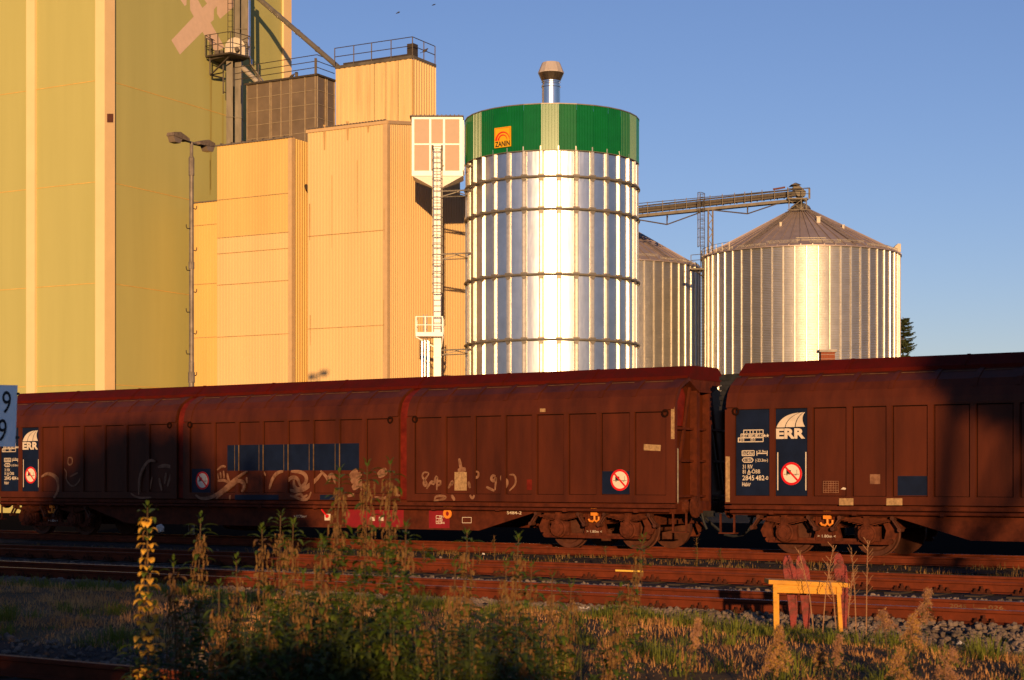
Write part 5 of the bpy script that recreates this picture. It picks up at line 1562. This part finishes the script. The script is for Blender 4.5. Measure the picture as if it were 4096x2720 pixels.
# ------------------------------------------------------------------ grass and weeds
def blades(name, m, spots, h0, h1, wd, label, lean=.5):
    mb = MB()
    for (p, s) in spots:
        h = rnd.uniform(h0, h1) * s
        a = rnd.uniform(0, 6.283); l = rnd.uniform(.1, lean) * h
        d = V((math.cos(a), math.sin(a), 0)); sd = V((-d.y, d.x, 0)) * wd * rnd.uniform(.6, 1.3)
        n = len(mb.v)
        m1 = p + d * l * .35 + UP * h * .6; m2 = p + d * l + UP * h * rnd.uniform(.85, 1.0)
        mb.v += [p - sd, p + sd, m1 + sd * .7, m1 - sd * .7, m2]
        mb.f += [(n, n + 1, n + 2, n + 3), (n + 3, n + 2, n + 4)]
    return tag(mb.build(name, m), label, 'grass', kind='stuff')
from mathutils import noise as _nz
def spots(n, u0, u1, w0, w1, f=.6, thr=-.2, seed=0.0, rel=False):
    out = []
    while len(out) < n:
        u_, w_ = rnd.uniform(u0, u1), rnd.uniform(w0, w1)
        if rel: w_ += wg(u_) + _nz.noise(V((u_ * 1.3, seed, 0))) * .35
        v = _nz.noise(V((u_ * f, w_ * f, seed)))
        if v < thr:
            if rnd.random() > .12: continue
        out.append((TW(u_, w_, gz(w_, u_) - .02), .5 + .9 * max(0, v + .25)))
    return out
def tufts(name, m, centres, nb, h0, h1, wd, rad, label):
    mb = MB()
    for (c, s) in centres:
        k = rnd.uniform(.6, 1.4); H_ = rnd.uniform(h0, h1) * s
        for _ in range(int(nb * k)):
            a = rnd.uniform(0, 6.283); r_ = rad * k * rnd.random() ** .7
            d = V((math.cos(a), math.sin(a), 0)); p = c + d * r_
            h = H_ * rnd.uniform(.45, 1.0); l = h * rnd.uniform(.15, .9)
            a2 = a + rnd.uniform(-.8, .8); d2 = V((math.cos(a2), math.sin(a2), 0)); sd = V((-d2.y, d2.x, 0)) * wd * rnd.uniform(.6, 1.3)
            n = len(mb.v)
            m1 = p + d2 * l * .35 + UP * h * .65; m2 = p + d2 * l + UP * h * rnd.uniform(.75, 1.0)
            mb.v += [p - sd, p + sd, m1 + sd * .7, m1 - sd * .7, m2]
            mb.f += [(n, n + 1, n + 2, n + 3), (n + 3, n + 2, n + 4)]
    return tag(mb.build(name, m), label, 'grass', kind='stuff')
tufts('green_grass', M['lgrass'], spots(420, -9, 19, -.1, 1.5, 1.0, -.05, 1.0, True) + spots(260, -20, -6, 13.9, 16.4, .6, -.3, 2.0) + spots(300, 3, 19, 1.2, 7, .8, .12, 5.0, True), 34, .10, .30, .0045, .14, 'green grass growing along the ballast edge in front of the tracks')
blades('dry_grass', M['dgrass'], spots(42000, -8, 19, .7, 7.0, .8, -.4, 3.0, True) + spots(6500, -8, 19, .1, 1.4, .9, -.1, 8.0, True) + spots(6500, -20, -6, 15.5, 19, .6, -.4, 4.0), .025, .11, .0035, 'dry straw coloured grass in front of the ballast', 1.6)
tufts('straw_tufts', M['dgrass'], spots(420, -8, 19, .6, 6.5, .9, .0, 13.0, True), 26, .08, .22, .0035, .12, 'tufts of dry straw standing in the mown grass')
wm = spots(6500, -17, 14, 1.0, 4.6, .9, .05, 9.0) + spots(1500, -10, 12, -.5, 1.0, 1.1, .15, 10.0)
blades('track_weeds', M['weed'], wm, .04, .15, .008, 'low dry weeds and straw between the goods train and the next track', .9)
# tall dry stalks by the bench
def stalk(p, h, lean, label, m):
    mb = MB()
    pts = [p, p + V((lean * .3, .0, h * .5)), p + V((lean, .02, h))]
    mb.path(pts, .006, 4, .003)
    for k in range(14):
        t = .45 + .55 * k / 14; q = p + V((lean * t, 0, h * t)); a = rnd.uniform(0, 6.28)
        mb.tube(q, q + V((math.cos(a) * .06, math.sin(a) * .06, .07)), .0025, 3)
    tag(mb.build('dry_stalk', m), label, 'plant', 'thin dry stalks around the bench')
M['stalk'] = mat('dry_stalk_fibre', (.30, .16, .08), .8, var=.2)
for i, (px, top, base, lean) in enumerate(((3465, 2160, 2500, .02), (3425, 2190, 2510, -.05), (3290, 2180, 2500, .12), (3255, 2200, 2510, -.16), (3390, 2290, 2520, .06), (3345, 2250, 2520, -.1))):
    D = 17.9 + i * .13
    p = at(px, base, D); p.z = -.08; h = zat(D, top) + .08
    stalk(p, h, lean, 'thin dry stalk standing by the yellow bench, ' + ('tallest, right of it', 'second from the right', 'just behind its right end', 'crossing its right half', 'short, right of its leg', 'bent across its top')[i], M['stalk'])
for i, (px, top, D, s) in enumerate(((1693, 2170, 33.5, .5), (1975, 2140, 34.5, .4), (1915, 2190, 33, .45), (2785, 2150, 32.5, .5), (2880, 2200, 32, .4), (2420, 2190, 33, .4))):
    p = at(px, 2230, D); p.z = -.26; h = zat(D, top) + .26
    mb = MB(); mb.path([p, p + V((.03, 0, h * .6)), p + V((.0, 0, h))], .006, 4, .003)
    for k in range(60):
        t = rnd.uniform(.15, 1); a = rnd.uniform(0, 6.28); q = p + V((0, 0, h * t)); d = V((math.cos(a), math.sin(a), .5)) * rnd.uniform(.03, .10)
        sd = V((-d.y, d.x, 0)).normalized() * .012
        mb.add([q, q + d * .5 + sd, q + d, q + d * .5 - sd], [(0, 1, 2, 3)])
    tag(mb.build('track_weed', M['weed']), 'small leafy weed growing beside the wagon track, ' + ('below the crimson panel', 'left of the bogie', 'lit, in the row left of the bogie', 'below the coupling', 'right of the coupling', 'in front of the left bogie wheels')[i], 'weed', 'weeds beside the wagon track')

# ------------------------------------------------------------------ bench with brake shoes, sign board
M['bench'] = mat('ochre_peeling_paint', (.50, .225, .016), .6, scale=9, col2=(.24, .095, .014), mixpow=(.5, .8), bump=.5, bscale=30, streak=(.4, .4, 1.6))
M['shoe'] = mat('worn_red_paint', (.165, .012, .011), .6, scale=11, col2=(.05, .011, .006), mixpow=(.45, .66), bump=.4)
DBN = 18.6
bn = empty('yellow_bench', at(3235, 2510, DBN))
bn.location.z = -.08; OFF[bn] = V(bn.location)
tag(bn, 'low ochre yellow wooden rack bench standing in the grass by the rails', 'bench')
def bp(px, py, dy=0.0): 
    q = at(px, py, DBN); q.y += dy; return q
mb = MB()
A, B = bp(3074, 2320), bp(3398, 2334)
mb.bar(A + V((0, .15, -.02)), B + V((0, .15, -.02)), .34, .045)
mb.build('seat_board', M['bench'], bn)
mb = MB()
A, B = bp(3098, 2371), bp(3370, 2379)
mb.obox(A + V((0, .02, 0)), B - A, V((0, .03, 0)), UP * .13); mb.obox(A + V((0.02, .27, 0)), (B - A) * .96, V((0, .03, 0)), UP * .13)
mb.build('apron', M['bench'], bn)
for (xa, xt, y0) in ((3103, 3100, .015), (3124, 3121, .26), (3364, 3352, .015), (3376, 3368, .26)):
    mb = MB(); a = bp(xa, 2500, y0); a.z = -.10; b = bp(xt, 2335, y0)
    mb.bar(a, b, .042); mb.build('leg', M['bench'], bn)
for i, (px, top, base, tl, lab) in enumerate(((3148, 2222, 2450, .12, 'pinkish red brake shoe leaning on the bench, leftmost of three'), (3200, 2222, 2455, .10, 'dull red brake shoe leaning on the bench, middle of three'), (3350, 2214, 2460, .02, 'flaking red brake shoe leaning on the bench, rightmost of three'))):
    D = DBN + .42
    b = at(px + 26, base, D); t = at(px, top, D); b.z = -.10
    root = empty('brake_shoe', b)
    tag(root, lab, 'brake shoe', 'red brake shoes leaning on the bench')
    ax = (t - b); L = ax.length; ax.normalize(); sx = V((1, 0, 0)); sx = (sx - ax * sx.dot(ax)).normalized(); sy = ax.cross(sx)
    if sy.y > 0: sy = -sy
    mb = MB()
    mb.prism([(-.03, 0), (.03, 0), (.042, L * .45), (.06, L * .78), (.052, L * .92), (.026, L), (-.026, L), (-.052, L * .92), (-.06, L * .78), (-.042, L * .45)], b, sx, ax, sy * .03)
    mb.build('sole_plate', M['shoe'], root)
    mb = MB(); mb.prism([(.03, L * .1), (.055, L * .2), (.085, L * .62), (.08, L * .82), (.06, L * .86), (.045, L * .4)], b + sy * -.02, sx, ax, sy * .05); mb.build('side_cheek', M['shoe'], root)
    mb = MB(); mb.lathe([(0, 0), (.025, 0), (.02, .018), (0, .02)], 10, b + ax * L * .9 + sy * .03, sy, sx); mb.build('rivet', M['shoe'], root)
    mb = MB(); mb.prism([(-.03, L * .52), (.04, L * .52), (.04, L * .6), (-.03, L * .6)], b + sy * .0301, sx, ax, sy * .02); mb.build('lug', M['shoe'], root)

DSG = 18.0
sb = empty('distance_board', at(-60, 1700, DSG))
sb.location.z = -.3; OFF[sb] = V(sb.location)
tag(sb, 'pale blue board with black numerals cut off by the left picture edge', 'sign')
rt, rb2 = at(68, 1541, DSG), at(60, 1787, DSG)
lt, lb2 = at(-170, 1529, DSG - .08), at(-178, 1783, DSG - .08)
mb = MB(); mb.prism([(0, 0), (1, 0), (1, 1), (0, 1)], lb2, rb2 - lb2, rt - rb2, (0, .025, 0)); mb.build('board', M['board'], sb)
ux1 = (rt - lt).normalized(); uz1 = (rt - rb2).normalized()
mb = MB()
def at_sg(px, py): 
    t = (px - (-178)) / 240; return at(px, py, DSG - .08 * (1 - t) - .006)
mb.text('9', at_sg(7, 1652), ux1, uz1, 88 * DSG / F, width=34 * DSG / F, bold=.0); mb.text('9', at_sg(-10, 1764), ux1, uz1, 88 * DSG / F, width=34 * DSG / F, bold=.0)
mb.build('numeral', M['black'], sb)
mb = MB(); q = at(-60, 1700, DSG + .06); mb.tube((q.x, q.y, -.35), (q.x, q.y, 2.6), .035, 10); mb.build('post', M['galv_old'], sb)
mb = MB()
for py in (1580, 1755): mb.box(at(62, 0, DSG).x, at(68, 0, DSG).x + .02, DSG + .0, DSG + .03, zat(DSG, py), zat(DSG, py - 10))
mb.build('fixing_clip', M['dark_steel'], sb)

# ------------------------------------------------------------------ nettles
M['nettle_leaf'] = mat('nettle_leaf', (.034, .068, .008), .55, scale=14, col2=(.095, .125, .014), trans=.3)
M['nettle_tan'] = mat('withered_nettle_leaf_and_seed', (.105, .046, .015), .7, scale=22, col2=(.185, .105, .026), trans=.2, mixpow=(.4, .7))
M['nettle_yellow'] = mat('yellow_nettle_leaf', (.72, .40, .05), .6, scale=9, col2=(.34, .26, .03), trans=.3, mixpow=(.55, .8))
M['nettle_stem'] = mat('nettle_stem', (.075, .042, .016), .7, var=.25)
M['nettle_seed'] = mat('nettle_seed_strand', (.085, .038, .013), .8, scale=20, col2=(.15, .075, .024), trans=.2)
def leaf(mb, p, d, L, W, droop, r_):
    """pointed, folded, drooping leaf"""
    side = d.cross(UP)
    if side.length < .01: side = V((1, 0, 0))
    side.normalize()
    pts = []
    q = V(p); ang = math.asin(max(-1, min(1, d.normalized().z)))
    hd = V((d.x, d.y, 0)); hd = hd.normalized() if hd.length > .01 else V((1, 0, 0))
    K = 4
    for k in range(K + 1):
        pts.append(V(q))
        a = ang - droop * k / K
        q = q + (hd * math.cos(a) + UP * math.sin(a)) * (L / K)
    ww = (0.25, .95, 1.0, .62, 0.02)
    n = len(mb.v)
    for k in range(K + 1):
        w_ = W * ww[k] / 2
        fold = UP * w_ * .35
        mb.v += [pts[k] - side * w_ + fold, pts[k], pts[k] + side * w_ + fold]
    for k in range(K):
        a = n + 3 * k
        mb.f += [(a, a + 1, a + 4, a + 3), (a + 1, a + 2, a + 5, a + 4)]
def nettle(px, py, D, seed, style, label, lean=0.0, scale=1.0, pxb=None):
    r_ = random.Random(seed)
    top = at(px, py, D); zb = -.32
    bx = ((pxb if pxb is not None else px + lean) - CX) * D / F
    base = V((bx, D + r_.uniform(-.1, .1), zb)); H = top.z - zb
    root = empty('nettle', base); tag(root, label, 'nettle', 'nettles in the foreground')
    def sp(t): 
        return base.lerp(top, t) + V((math.sin(t * 5 + seed) * .02, math.cos(t * 4 + seed) * .02, 0)) * min(1, t * 3) * (1 - t)
    mb = MB(); mb.path([sp(i / 10) for i in range(11)], .007, 5, .003); mb.build('stem', M['nettle_stem'], root)
    ml = MB(); mt = MB(); ms = MB(); my = MB()
    zone = {'mid': r_.uniform(.42, .7), 'dry': 1.1, 'dark': .2, 'yellow': .1}[style]
    h = 0.0; k = 0
    def strand(p, a, l):
        q = V(p); dd = V((math.cos(a), math.sin(a), 0)); bend = r_.uniform(.5, 1.1)
        pts = [q, q + dd * l * .35 - UP * l * .05, q + dd * l * .55 * bend - UP * l * .55, q + dd * l * .5 * bend - UP * l * 1.25]
        for u_, v_ in zip(pts[:-1], pts[1:]):
            e = V((r_.uniform(.3, 1), r_.uniform(-.6, .6), r_.uniform(-.3, .3))).normalized() * .0042 * r_.uniform(.5, 1.6)
            ms.add([u_ - e, u_ + e, v_ + e * .8, v_ - e * .8], [(0, 1, 2, 3)])
    while h < H - .03:
        p = sp(1 - h / H)
        a0 = (k % 2) * math.pi / 2 + r_.uniform(-.5, .5) + seed
        for s in (0, math.pi):
            a = a0 + s
            tip = h < .15
            if h < .045: L, el, dr, W = .045, 1.05, .5, .36
            elif tip: L, el, dr, W = r_.uniform(.085, .125), .7 - h * 4.5, r_.uniform(.9, 1.5), .30
            else: L, el, dr, W = r_.uniform(.06, .12), r_.uniform(-.1, .5), r_.uniform(.7, 1.5), .42
            d = V((math.cos(a) * math.cos(el), math.sin(a) * math.cos(el), math.sin(el)))
            pet = p + d * r_.uniform(.008, .025)
            if style == 'yellow':
                if h < .07: leaf(ml, pet, d, L, L * .42, dr, r_)
                else:
                    for _ in range(4 if h > .45 else 3):
                        if r_.random() < (.75 if h < .45 else .95):
                            a2 = a + r_.uniform(-.9, .9); L2 = r_.uniform(.048, .068) if h < .5 else r_.uniform(.055, .085)
                            d2 = V((math.cos(a2), math.sin(a2) - .35, .1)).normalized()
                            leaf(my if r_.random() < (.85 if h < .75 else .62) else ml, p + d2 * r_.uniform(.005, .02 + .07 * min(1, h * h)), d2, L2, L2 * .78, r_.uniform(1.2, 2.0), r_)
                    if r_.random() < .5: strand(p, a, r_.uniform(.03, .07))
                    if h > .85 and r_.random() < .6:
                        q = p + d * .12; leaf(ml, q, d, L * 1.2, L * .5, 1.2, r_)
                continue
            if tip:
                leaf(mt if style == 'dry' and h > .07 else ml, pet, d, L, L * W, dr, r_)
            elif h < zone:
                if r_.random() < (.85 if style == 'mid' else .2): leaf(ml, p + d * r_.uniform(.01, .04), d, L * 1.0, L * .36, dr * 1.2, r_)
                if r_.random() < .65: leaf(mt, pet + d * r_.uniform(0, .025), V((d.x, d.y, r_.uniform(-.6, .3))), L * r_.uniform(.45, .85), L * r_.uniform(.14, .3), r_.uniform(.4, 1.6), r_)
            else:
                leaf(ml if r_.random() < (.88 if style != 'dry' else .5) else mt, pet, d, L * 1.1, L * .52, dr, r_)
                if r_.random() < .85:
                    q = p + d * r_.uniform(.05, .16) + UP * .02
                    for j in range(5):
                        a2 = a + r_.uniform(-1.2, 1.2); e2 = r_.uniform(-.1, .6)
                        leaf(ml, q + UP * .012 * j, V((math.cos(a2) * math.cos(e2), math.sin(a2) * math.cos(e2), math.sin(e2))), L * r_.uniform(.6, 1.0), L * .40, r_.uniform(.6, 1.4), r_)
            if .10 < h:
                for _ in range(5 if h < zone else (2 if r_.random() < .5 else 0)):
                    a3 = a + r_.uniform(-1.5, 1.5); strand(p + V((math.cos(a3), math.sin(a3), 0)) * r_.uniform(.0, .05) * (.6 + 1.0 * min(1, h)) - UP * r_.uniform(-.01, .05), a3, r_.uniform(.02, .055))
        h += (.022 if h < .09 else (.046 if h < zone else .046)) * r_.uniform(.8, 1.2); k += 1
    if ml.v: ml.build('green_leaves', M['nettle_leaf'], root)
    if ms.v: mt.add(ms.v, ms.f)  # seed strands go into the same mesh as the withered leaves
    if mt.v: mt.build('withered_leaves_and_seeds', M['nettle_tan'], root)
    if my.v: my.build('yellow_leaves', M['nettle_yellow'], root)
    return root
q = 1.7348
NET = [  # px, py (display px), depth, style, base px, label
 (340, 1170, 11.2, 'yellow', 338, 'tall nettle with bright yellow leaves, leftmost of the lit nettles'),
 (463, 1195, 11.6, 'mid', 452, 'slim nettle next right of the yellow one, its tip over the dark wagon'),
 (400, 1296, 11.0, 'dry', 405, 'short withered nettle between the yellow nettle and its slim neighbour'),
 (545, 1292, 10.8, 'mid', 548, 'short nettle with twin green tips left of the pair of tall thin ones'),
 (604, 1220, 11.4, 'dry', 606, 'brown headed nettle with a withered tip, below the left end of the navy band'),
 (647, 1188, 11.8, 'mid', 640, 'nettle with a star shaped green tip under the 17.70m marking'),
 (676, 1208, 11.3, 'mid', 655, 'nettle leaning right with a spreading tip, in front of the underframe plate'),
 (783, 1087, 11.0, 'mid', 768, 'tall nettle crossing the brake plate, first of the three tallest'),
 (847, 1072, 11.6, 'mid', 828, 'tallest nettle crossing the left crimson panel, middle of the three tallest'),
 (900, 1068, 11.2, 'mid', 892, 'tall bright nettle at the right end of the crimson panel'),
 (741, 1240, 10.4, 'mid', 735, 'broad nettle low in front of the three tallest ones, to their left'),
 (936, 1210, 10.2, 'dark', 930, 'dark shaded nettle right of the three tallest'),
 (1077, 1226, 11.4, 'mid', 1062, 'lit nettle in front of the rails with a drooping star tip, below the boxed marking'),
 (1050, 1300, 10.9, 'dry', 1040, 'withered nettle leaning beside the lit star tipped one'),
 (1196, 1240, 11.8, 'mid', 1160, 'nettle leaning right below the sloping beam'),
 (1168, 1300, 11.2, 'dry', 1150, 'withered nettle left of the one below the sloping beam'),
 (1226, 1302, 11.5, 'mid', 1206, 'short nettle with two arching leaves right of the sloping beam nettle'),
 (1274, 1325, 11.3, 'mid', 1258, 'thin stemmed nettle fourth from the right among the nettles'),
 (1318, 1345, 11.7, 'dry', 1286, 'nettle with a hooked tip third from the right among the nettles'),
 (1484, 1243, 12.2, 'mid', 1380, 'rightmost tall nettle leaning far right, its tip at the wheels'),
 (1432, 1360, 11.6, 'mid', 1390, 'bushy nettle under the rightmost leaning one'),
 (505, 1350, 10.3, 'mid', 500, 'low bushy nettle in the shade right of the withered short one'),
 (700, 1330, 10.1, 'mid', 696, 'low dark nettle in the middle of the thicket'),
 (830, 1330, 10.0, 'dark', 832, 'dark nettle low in front of the tallest ones'),
 (985, 1400, 10.2, 'dry', 975, 'withered brown nettle low between the dark nettle and the lit one'),
 (1110, 1420, 10.3, 'dark', 1100, 'dark bushy nettle below the lit star tipped one'),
 (620, 1400, 9.9, 'dark', 622, 'low shaded nettle at the bottom of the thicket, left part'),
 (900, 1420, 9.9, 'dark', 905, 'low shaded nettle at the bottom centre of the thicket'),
 (1215, 1440, 10.2, 'mid', 1205, 'low nettle under the thin stemmed ones'),
 (430, 1430, 10.4, 'dark', 425, 'low dark nettle right of the foot of the yellow one'),
]
for i, (x, y, D, st, xb_, lab) in enumerate(NET):
    nettle(x * q, y * q, D, 11 + i * 3, st, lab, pxb=xb_ * q, scale=1.0)

# undergrowth of the thicket: young shoots too many to count
r_ = random.Random(77)
mb = MB()
for k in range(260):
    px = r_.triangular(450, 2420, 1450); D = r_.uniform(9.6, 12.4)
    py = 2480 + 170 * _nz.noise(V((px * .0045, 3.3, 0))) + r_.uniform(-90, 170) + (90 if px < 800 or px > 2200 else 0)
    t_ = at(px, py, D); b_ = V((t_.x + r_.uniform(-.06, .06), D, -.3))
    mb.path([b_, t_], .0025, 3, .0015)
    h = 0.0
    while h < min(.75, t_.z + .3):
        a0 = r_.uniform(0, 6.28); p = t_.lerp(b_, h / max(.1, (t_ - b_).length))
        for s in (0, math.pi):
            el = r_.uniform(-.1, .6); a = a0 + s
            L = r_.uniform(.05, .12) if h > .05 else .05
            leaf(mb, p + V((math.cos(a), math.sin(a), 0)) * r_.uniform(.01, .05), V((math.cos(a) * math.cos(el), math.sin(a) * math.cos(el), math.sin(el))), L, L * .45, r_.uniform(.6, 1.5), r_)
        h += r_.uniform(.035, .06)
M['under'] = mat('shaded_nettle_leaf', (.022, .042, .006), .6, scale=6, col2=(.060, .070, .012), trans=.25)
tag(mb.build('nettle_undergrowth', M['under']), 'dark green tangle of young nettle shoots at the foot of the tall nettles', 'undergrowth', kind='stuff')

# ------------------------------------------------------------------ goldenrods
M['gold'] = mat('goldenrod_plume', (.52, .29, .045), .8, scale=12, col2=(.36, .19, .05), trans=.25)
M['fluff'] = mat('faded_goldenrod_fluff', (.40, .215, .13), .9, scale=12, col2=(.24, .115, .065), trans=.25)
M['gleaf'] = mat('goldenrod_leaf', (.05, .085, .015), .6, scale=10, col2=(.11, .11, .02), trans=.35)
def goldenrod(px, py, D, seed, label, spread, size, fluffy, pxb, arms=14):
    r_ = random.Random(seed)
    top = at(px, py, D); base = V(((pxb - CX) * D / F, D, -.3))
    root = empty('goldenrod', base); tag(root, label, 'goldenrod', 'goldenrods at lower right')
    mb = MB(); mb.path([base, base.lerp(top, .6) + V((-.02, 0, .02)), top], .008, 5, .003); mb.build('stem', M['nettle_stem'], root)
    H = top.z - base.z
    mp = MB(); mg = MB()
    for k in range(arms):
        t = k / arms
        p = top.lerp(base, t * size / H)
        a = r_.uniform(0, 6.28); L = spread * (.18 + .82 * t) * r_.uniform(.7, 1.1)
        d = V((math.cos(a), math.sin(a) * .6, 0))
        m = 46
        for j in range(m):
            s = j / m
            q_ = p + d * L * s + UP * (L * .55 * s - L * .95 * s * s)
            for _ in range(3):
                o = V((r_.gauss(0, 1), r_.gauss(0, 1), r_.gauss(0, 1))) * .012 * (1.2 - .6 * s)
                e1_ = V((r_.uniform(-1, 1), r_.uniform(-1, 1), r_.uniform(-1, 1))).normalized() * .0075; e2_ = V((r_.uniform(-1, 1), r_.uniform(-1, 1), r_.uniform(-1, 1))).normalized() * .0075
                (mg if (not fluffy and r_.random() < .4) or (fluffy and r_.random() < .1) else mp).add([q_ + o, q_ + o + e1_, q_ + o + e1_ + e2_, q_ + o + e2_], [(0, 1, 2, 3)])
    mp.build('plume', M['fluff'], root)
    if mg.v: mg.build('yellow_florets', M['gold'], root)
    ml = MB()
    n = 46
    for k in range(n):
        t = k / n; p = base.lerp(top, .25 + .65 * t) if H > .2 else base.lerp(top, t)
        a = k * 2.4; L = r_.uniform(.06, .11)
        leaf(ml, p, V((math.cos(a), math.sin(a), .25)), L, .02, 1.2, r_)
    ml.build('leaves', M['gleaf'], root)
for i, a in enumerate(((1795, 1448, 12.0, 'pyramid shaped brown goldenrod plume below the left leg of the bench', .15, .30, False, 1785, 26),
          (2140, 1362, 13.0, 'tallest goldenrod with a drooping fluffy grey top, over the near rail', .12, .26, True, 2085, 20),
          (2105, 1420, 12.6, 'yellow goldenrod with upright sprays left of the tall fluffy one', .14, .22, False, 2080, 16),
          (2035, 1412, 12.4, 'goldenrod arching left with a grey fluffy tail', .16, .12, True, 2085, 10),
          (2190, 1500, 12.2, 'goldenrod with a long spray hanging to the right', .24, .2, True, 2150, 14),
          (2075, 1500, 11.8, 'low leafy goldenrod in front of the tall fluffy one', .18, .25, False, 2080, 16),
          (1890, 1500, 11.9, 'small goldenrod between the plume and the leafy cluster', .12, .12, False, 1900, 9),
          (2190, 1548, 11.6, 'goldenrod with a thick pale spray at the bottom edge on the right', .2, .2, True, 2210, 14),
          (1610, 1430, 11.6, 'thin withered goldenrod spike left of the bench grass', .04, .2, True, 1560, 12),
          (1935, 1470, 11.4, 'slender withered goldenrod spike leaning right below the bench', .04, .18, True, 1905, 10))):
    x, y, D, lab, sp_, sz, fl, xb_, arms = a
    goldenrod(x * q, y * q, D, 100 + i, lab, sp_, sz, fl, xb_ * q, arms)

# ------------------------------------------------------------------ trees: the spruce at right, and what stands behind the viewer and throws the evening shade
M['needle'] = mat('spruce_needle', (.020, .034, .012), .7, scale=4, col2=(.06, .07, .02), trans=.2)
M['bark'] = mat('bark', (.07, .05, .035), .9, var=.3, bump=.4)
M['crown'] = mat('broadleaf_foliage', (.035, .07, .015), .6, scale=2, col2=(.07, .11, .025))
def spruce(px, D, py_top, label, spread):
    r_ = random.Random(5)
    t = at(px, py_top, D); base = V((t.x, D, ZG)); H = t.z - ZG
    root = empty('spruce_tree', base); tag(root, label, 'tree')
    mb = MB(); mb.path([base, t], .22, 8, .03); mb.build('trunk', M['bark'], root)
    mb = MB()
    for k in range(260):
        s = r_.uniform(.01, .75); p = t.lerp(base, s); a = r_.uniform(0, 6.28); L = spread * (.22 + s * 1.15) * r_.uniform(.6, 1.1)
        d = V((math.cos(a), math.sin(a), 0)); sd = V((-d.y, d.x, 0))
        for j in range(26):
            u_ = j / 26; q_ = p + d * L * u_ + UP * L * (-.12 * u_ + .28 * u_ * u_)
            for e in (-1, 1):
                l = .42 * (1.1 - u_) * r_.uniform(.6, 1.2) + .1
                tip = q_ + sd * e * l * .8 + d * l * .6 + UP * r_.uniform(-.22, .08)
                mb.add([q_ + UP * .05, q_ - UP * .05 + d * .06, tip], [(0, 1, 2)])
    mb.build('crown', M['needle'], root)
spruce(3612, 160, 1268, 'dark conifer peeping out from behind the right corrugated silo', 3.3)
def leafy(base, blobs, label, n, size, trunk):
    r_ = random.Random(int(abs(base.x * 37 + base.y)))
    root = empty('broadleaf_tree', base); tag(root, label, 'tree', 'trees outside the picture behind the viewer')
    top = max(b[0].z for b in blobs)
    mb = MB(); mb.path([base, base + V((.1, 0, (top - base.z) * .5)), V((base.x + trunk[1], base.y, top))], trunk[0], 8, trunk[0] * .4)
    for c, rx, ry, rz in blobs: mb.path([base.lerp(V((base.x, base.y, top)), .4), c], trunk[0] * .5, 6, .04)
    mb.build('trunk', M['bark'], root)
    mb = MB()
    tot = sum(b[1] * b[3] for b in blobs)
    for c, rx, ry, rz in blobs:
        for _ in range(int(n * rx * rz / tot)):
            d = V((r_.gauss(0, 1), r_.gauss(0, 1), r_.gauss(0, 1))).normalized() * r_.uniform(.25, 1) ** .45
            p = c + V((d.x * rx, d.y * ry, d.z * rz))
            a = V((r_.uniform(-1, 1), r_.uniform(-1, 1), r_.uniform(-1, 1))).normalized() * size; b = V((r_.uniform(-1, 1), r_.uniform(-1, 1), r_.uniform(-1, 1))).normalized() * size * .7
            mb.add([p, p + a + b * .5, p + a * 1.6, p + a - b * .5], [(0, 1, 2, 3)])
    mb.build('crown', M['crown'], root)
def sunward(px, py, D, L):
    return at(px, py, D) + S * L
# left: a broad tree whose shade covers the middle of the left wagon and the ground at left
c0 = sunward(545, 1905, 46, 78)
yb0 = c0.y
def bl(dx, dz, rx, rz, ry=2.0): return (V((c0.x + dx, yb0, c0.z + dz)), rx, ry, rz)
leafy(V((c0.x, yb0, ZG)), [bl(-.2, -.5, 2.7, 1.7), bl(-1.4, -2.6, 3.6, 2.4), bl(1.2, -2.9, 3.4, 2.2), bl(.6, -5.4, 3.9, 2.6), bl(-5.2, -3.6, 3.4, 2.9), bl(-9.2, -3.6, 3.2, 2.9), bl(-5.5, -6.0, 4.6, 2.2)], 'broad leafy tree outside the picture whose shade falls on the left wagon', 26000, .42, (.3, .3))
c2 = sunward(4170, 1440, 32.6, 50)
leafy(V((c2.x - 1.85, c2.y, ZG)), [(V((c2.x, c2.y, c2.z + .1)), 1.7, 1.4, 1.15), (V((c2.x + .55, c2.y, c2.z - .75)), 1.0, 1.2, 1.15), (V((c2.x + 1.6, c2.y, c2.z - 1.3)), 1.3, 1.4, 1.7), (V((c2.x + 1.4, c2.y, c2.z + 1.5)), 2.1, 1.8, 1.6)], 'tree with a slim trunk outside the picture whose shade falls on the right wagon', 16000, .36, (.27, .55))
# leaf screen added behind the viewer, its heights stepped to shade the foreground
r_ = random.Random(3)
mb = MB()
for _ in range(16000):
    x = r_.uniform(-9, .7); z = ZG + (6.4 if x < -4.0 else 3.3 if x < -2.85 else 1.3 if x < -1.95 else 2.3 if x < -.4 else 1.8) * r_.random() * (1 + .12 * math.sin(x * 2.1) + .08 * math.sin(x * 5.3)); y = -3.2 + r_.uniform(-.45, .45)
    p = V((x, y, z)); a = V((r_.uniform(-1, 1), r_.uniform(-1, 1), r_.uniform(-1, 1))).normalized() * .22; b = V((r_.uniform(-1, 1), r_.uniform(-1, 1), r_.uniform(-1, 1))).normalized() * .16
    mb.add([p, p + a + b * .5, p + a * 1.6, p + a - b * .5], [(0, 1, 2, 3)])
tag(mb.build('shade_hedge', M['crown']), 'added leaf screen outside the picture, stepped in height to shade the foreground', 'shade_hedge')
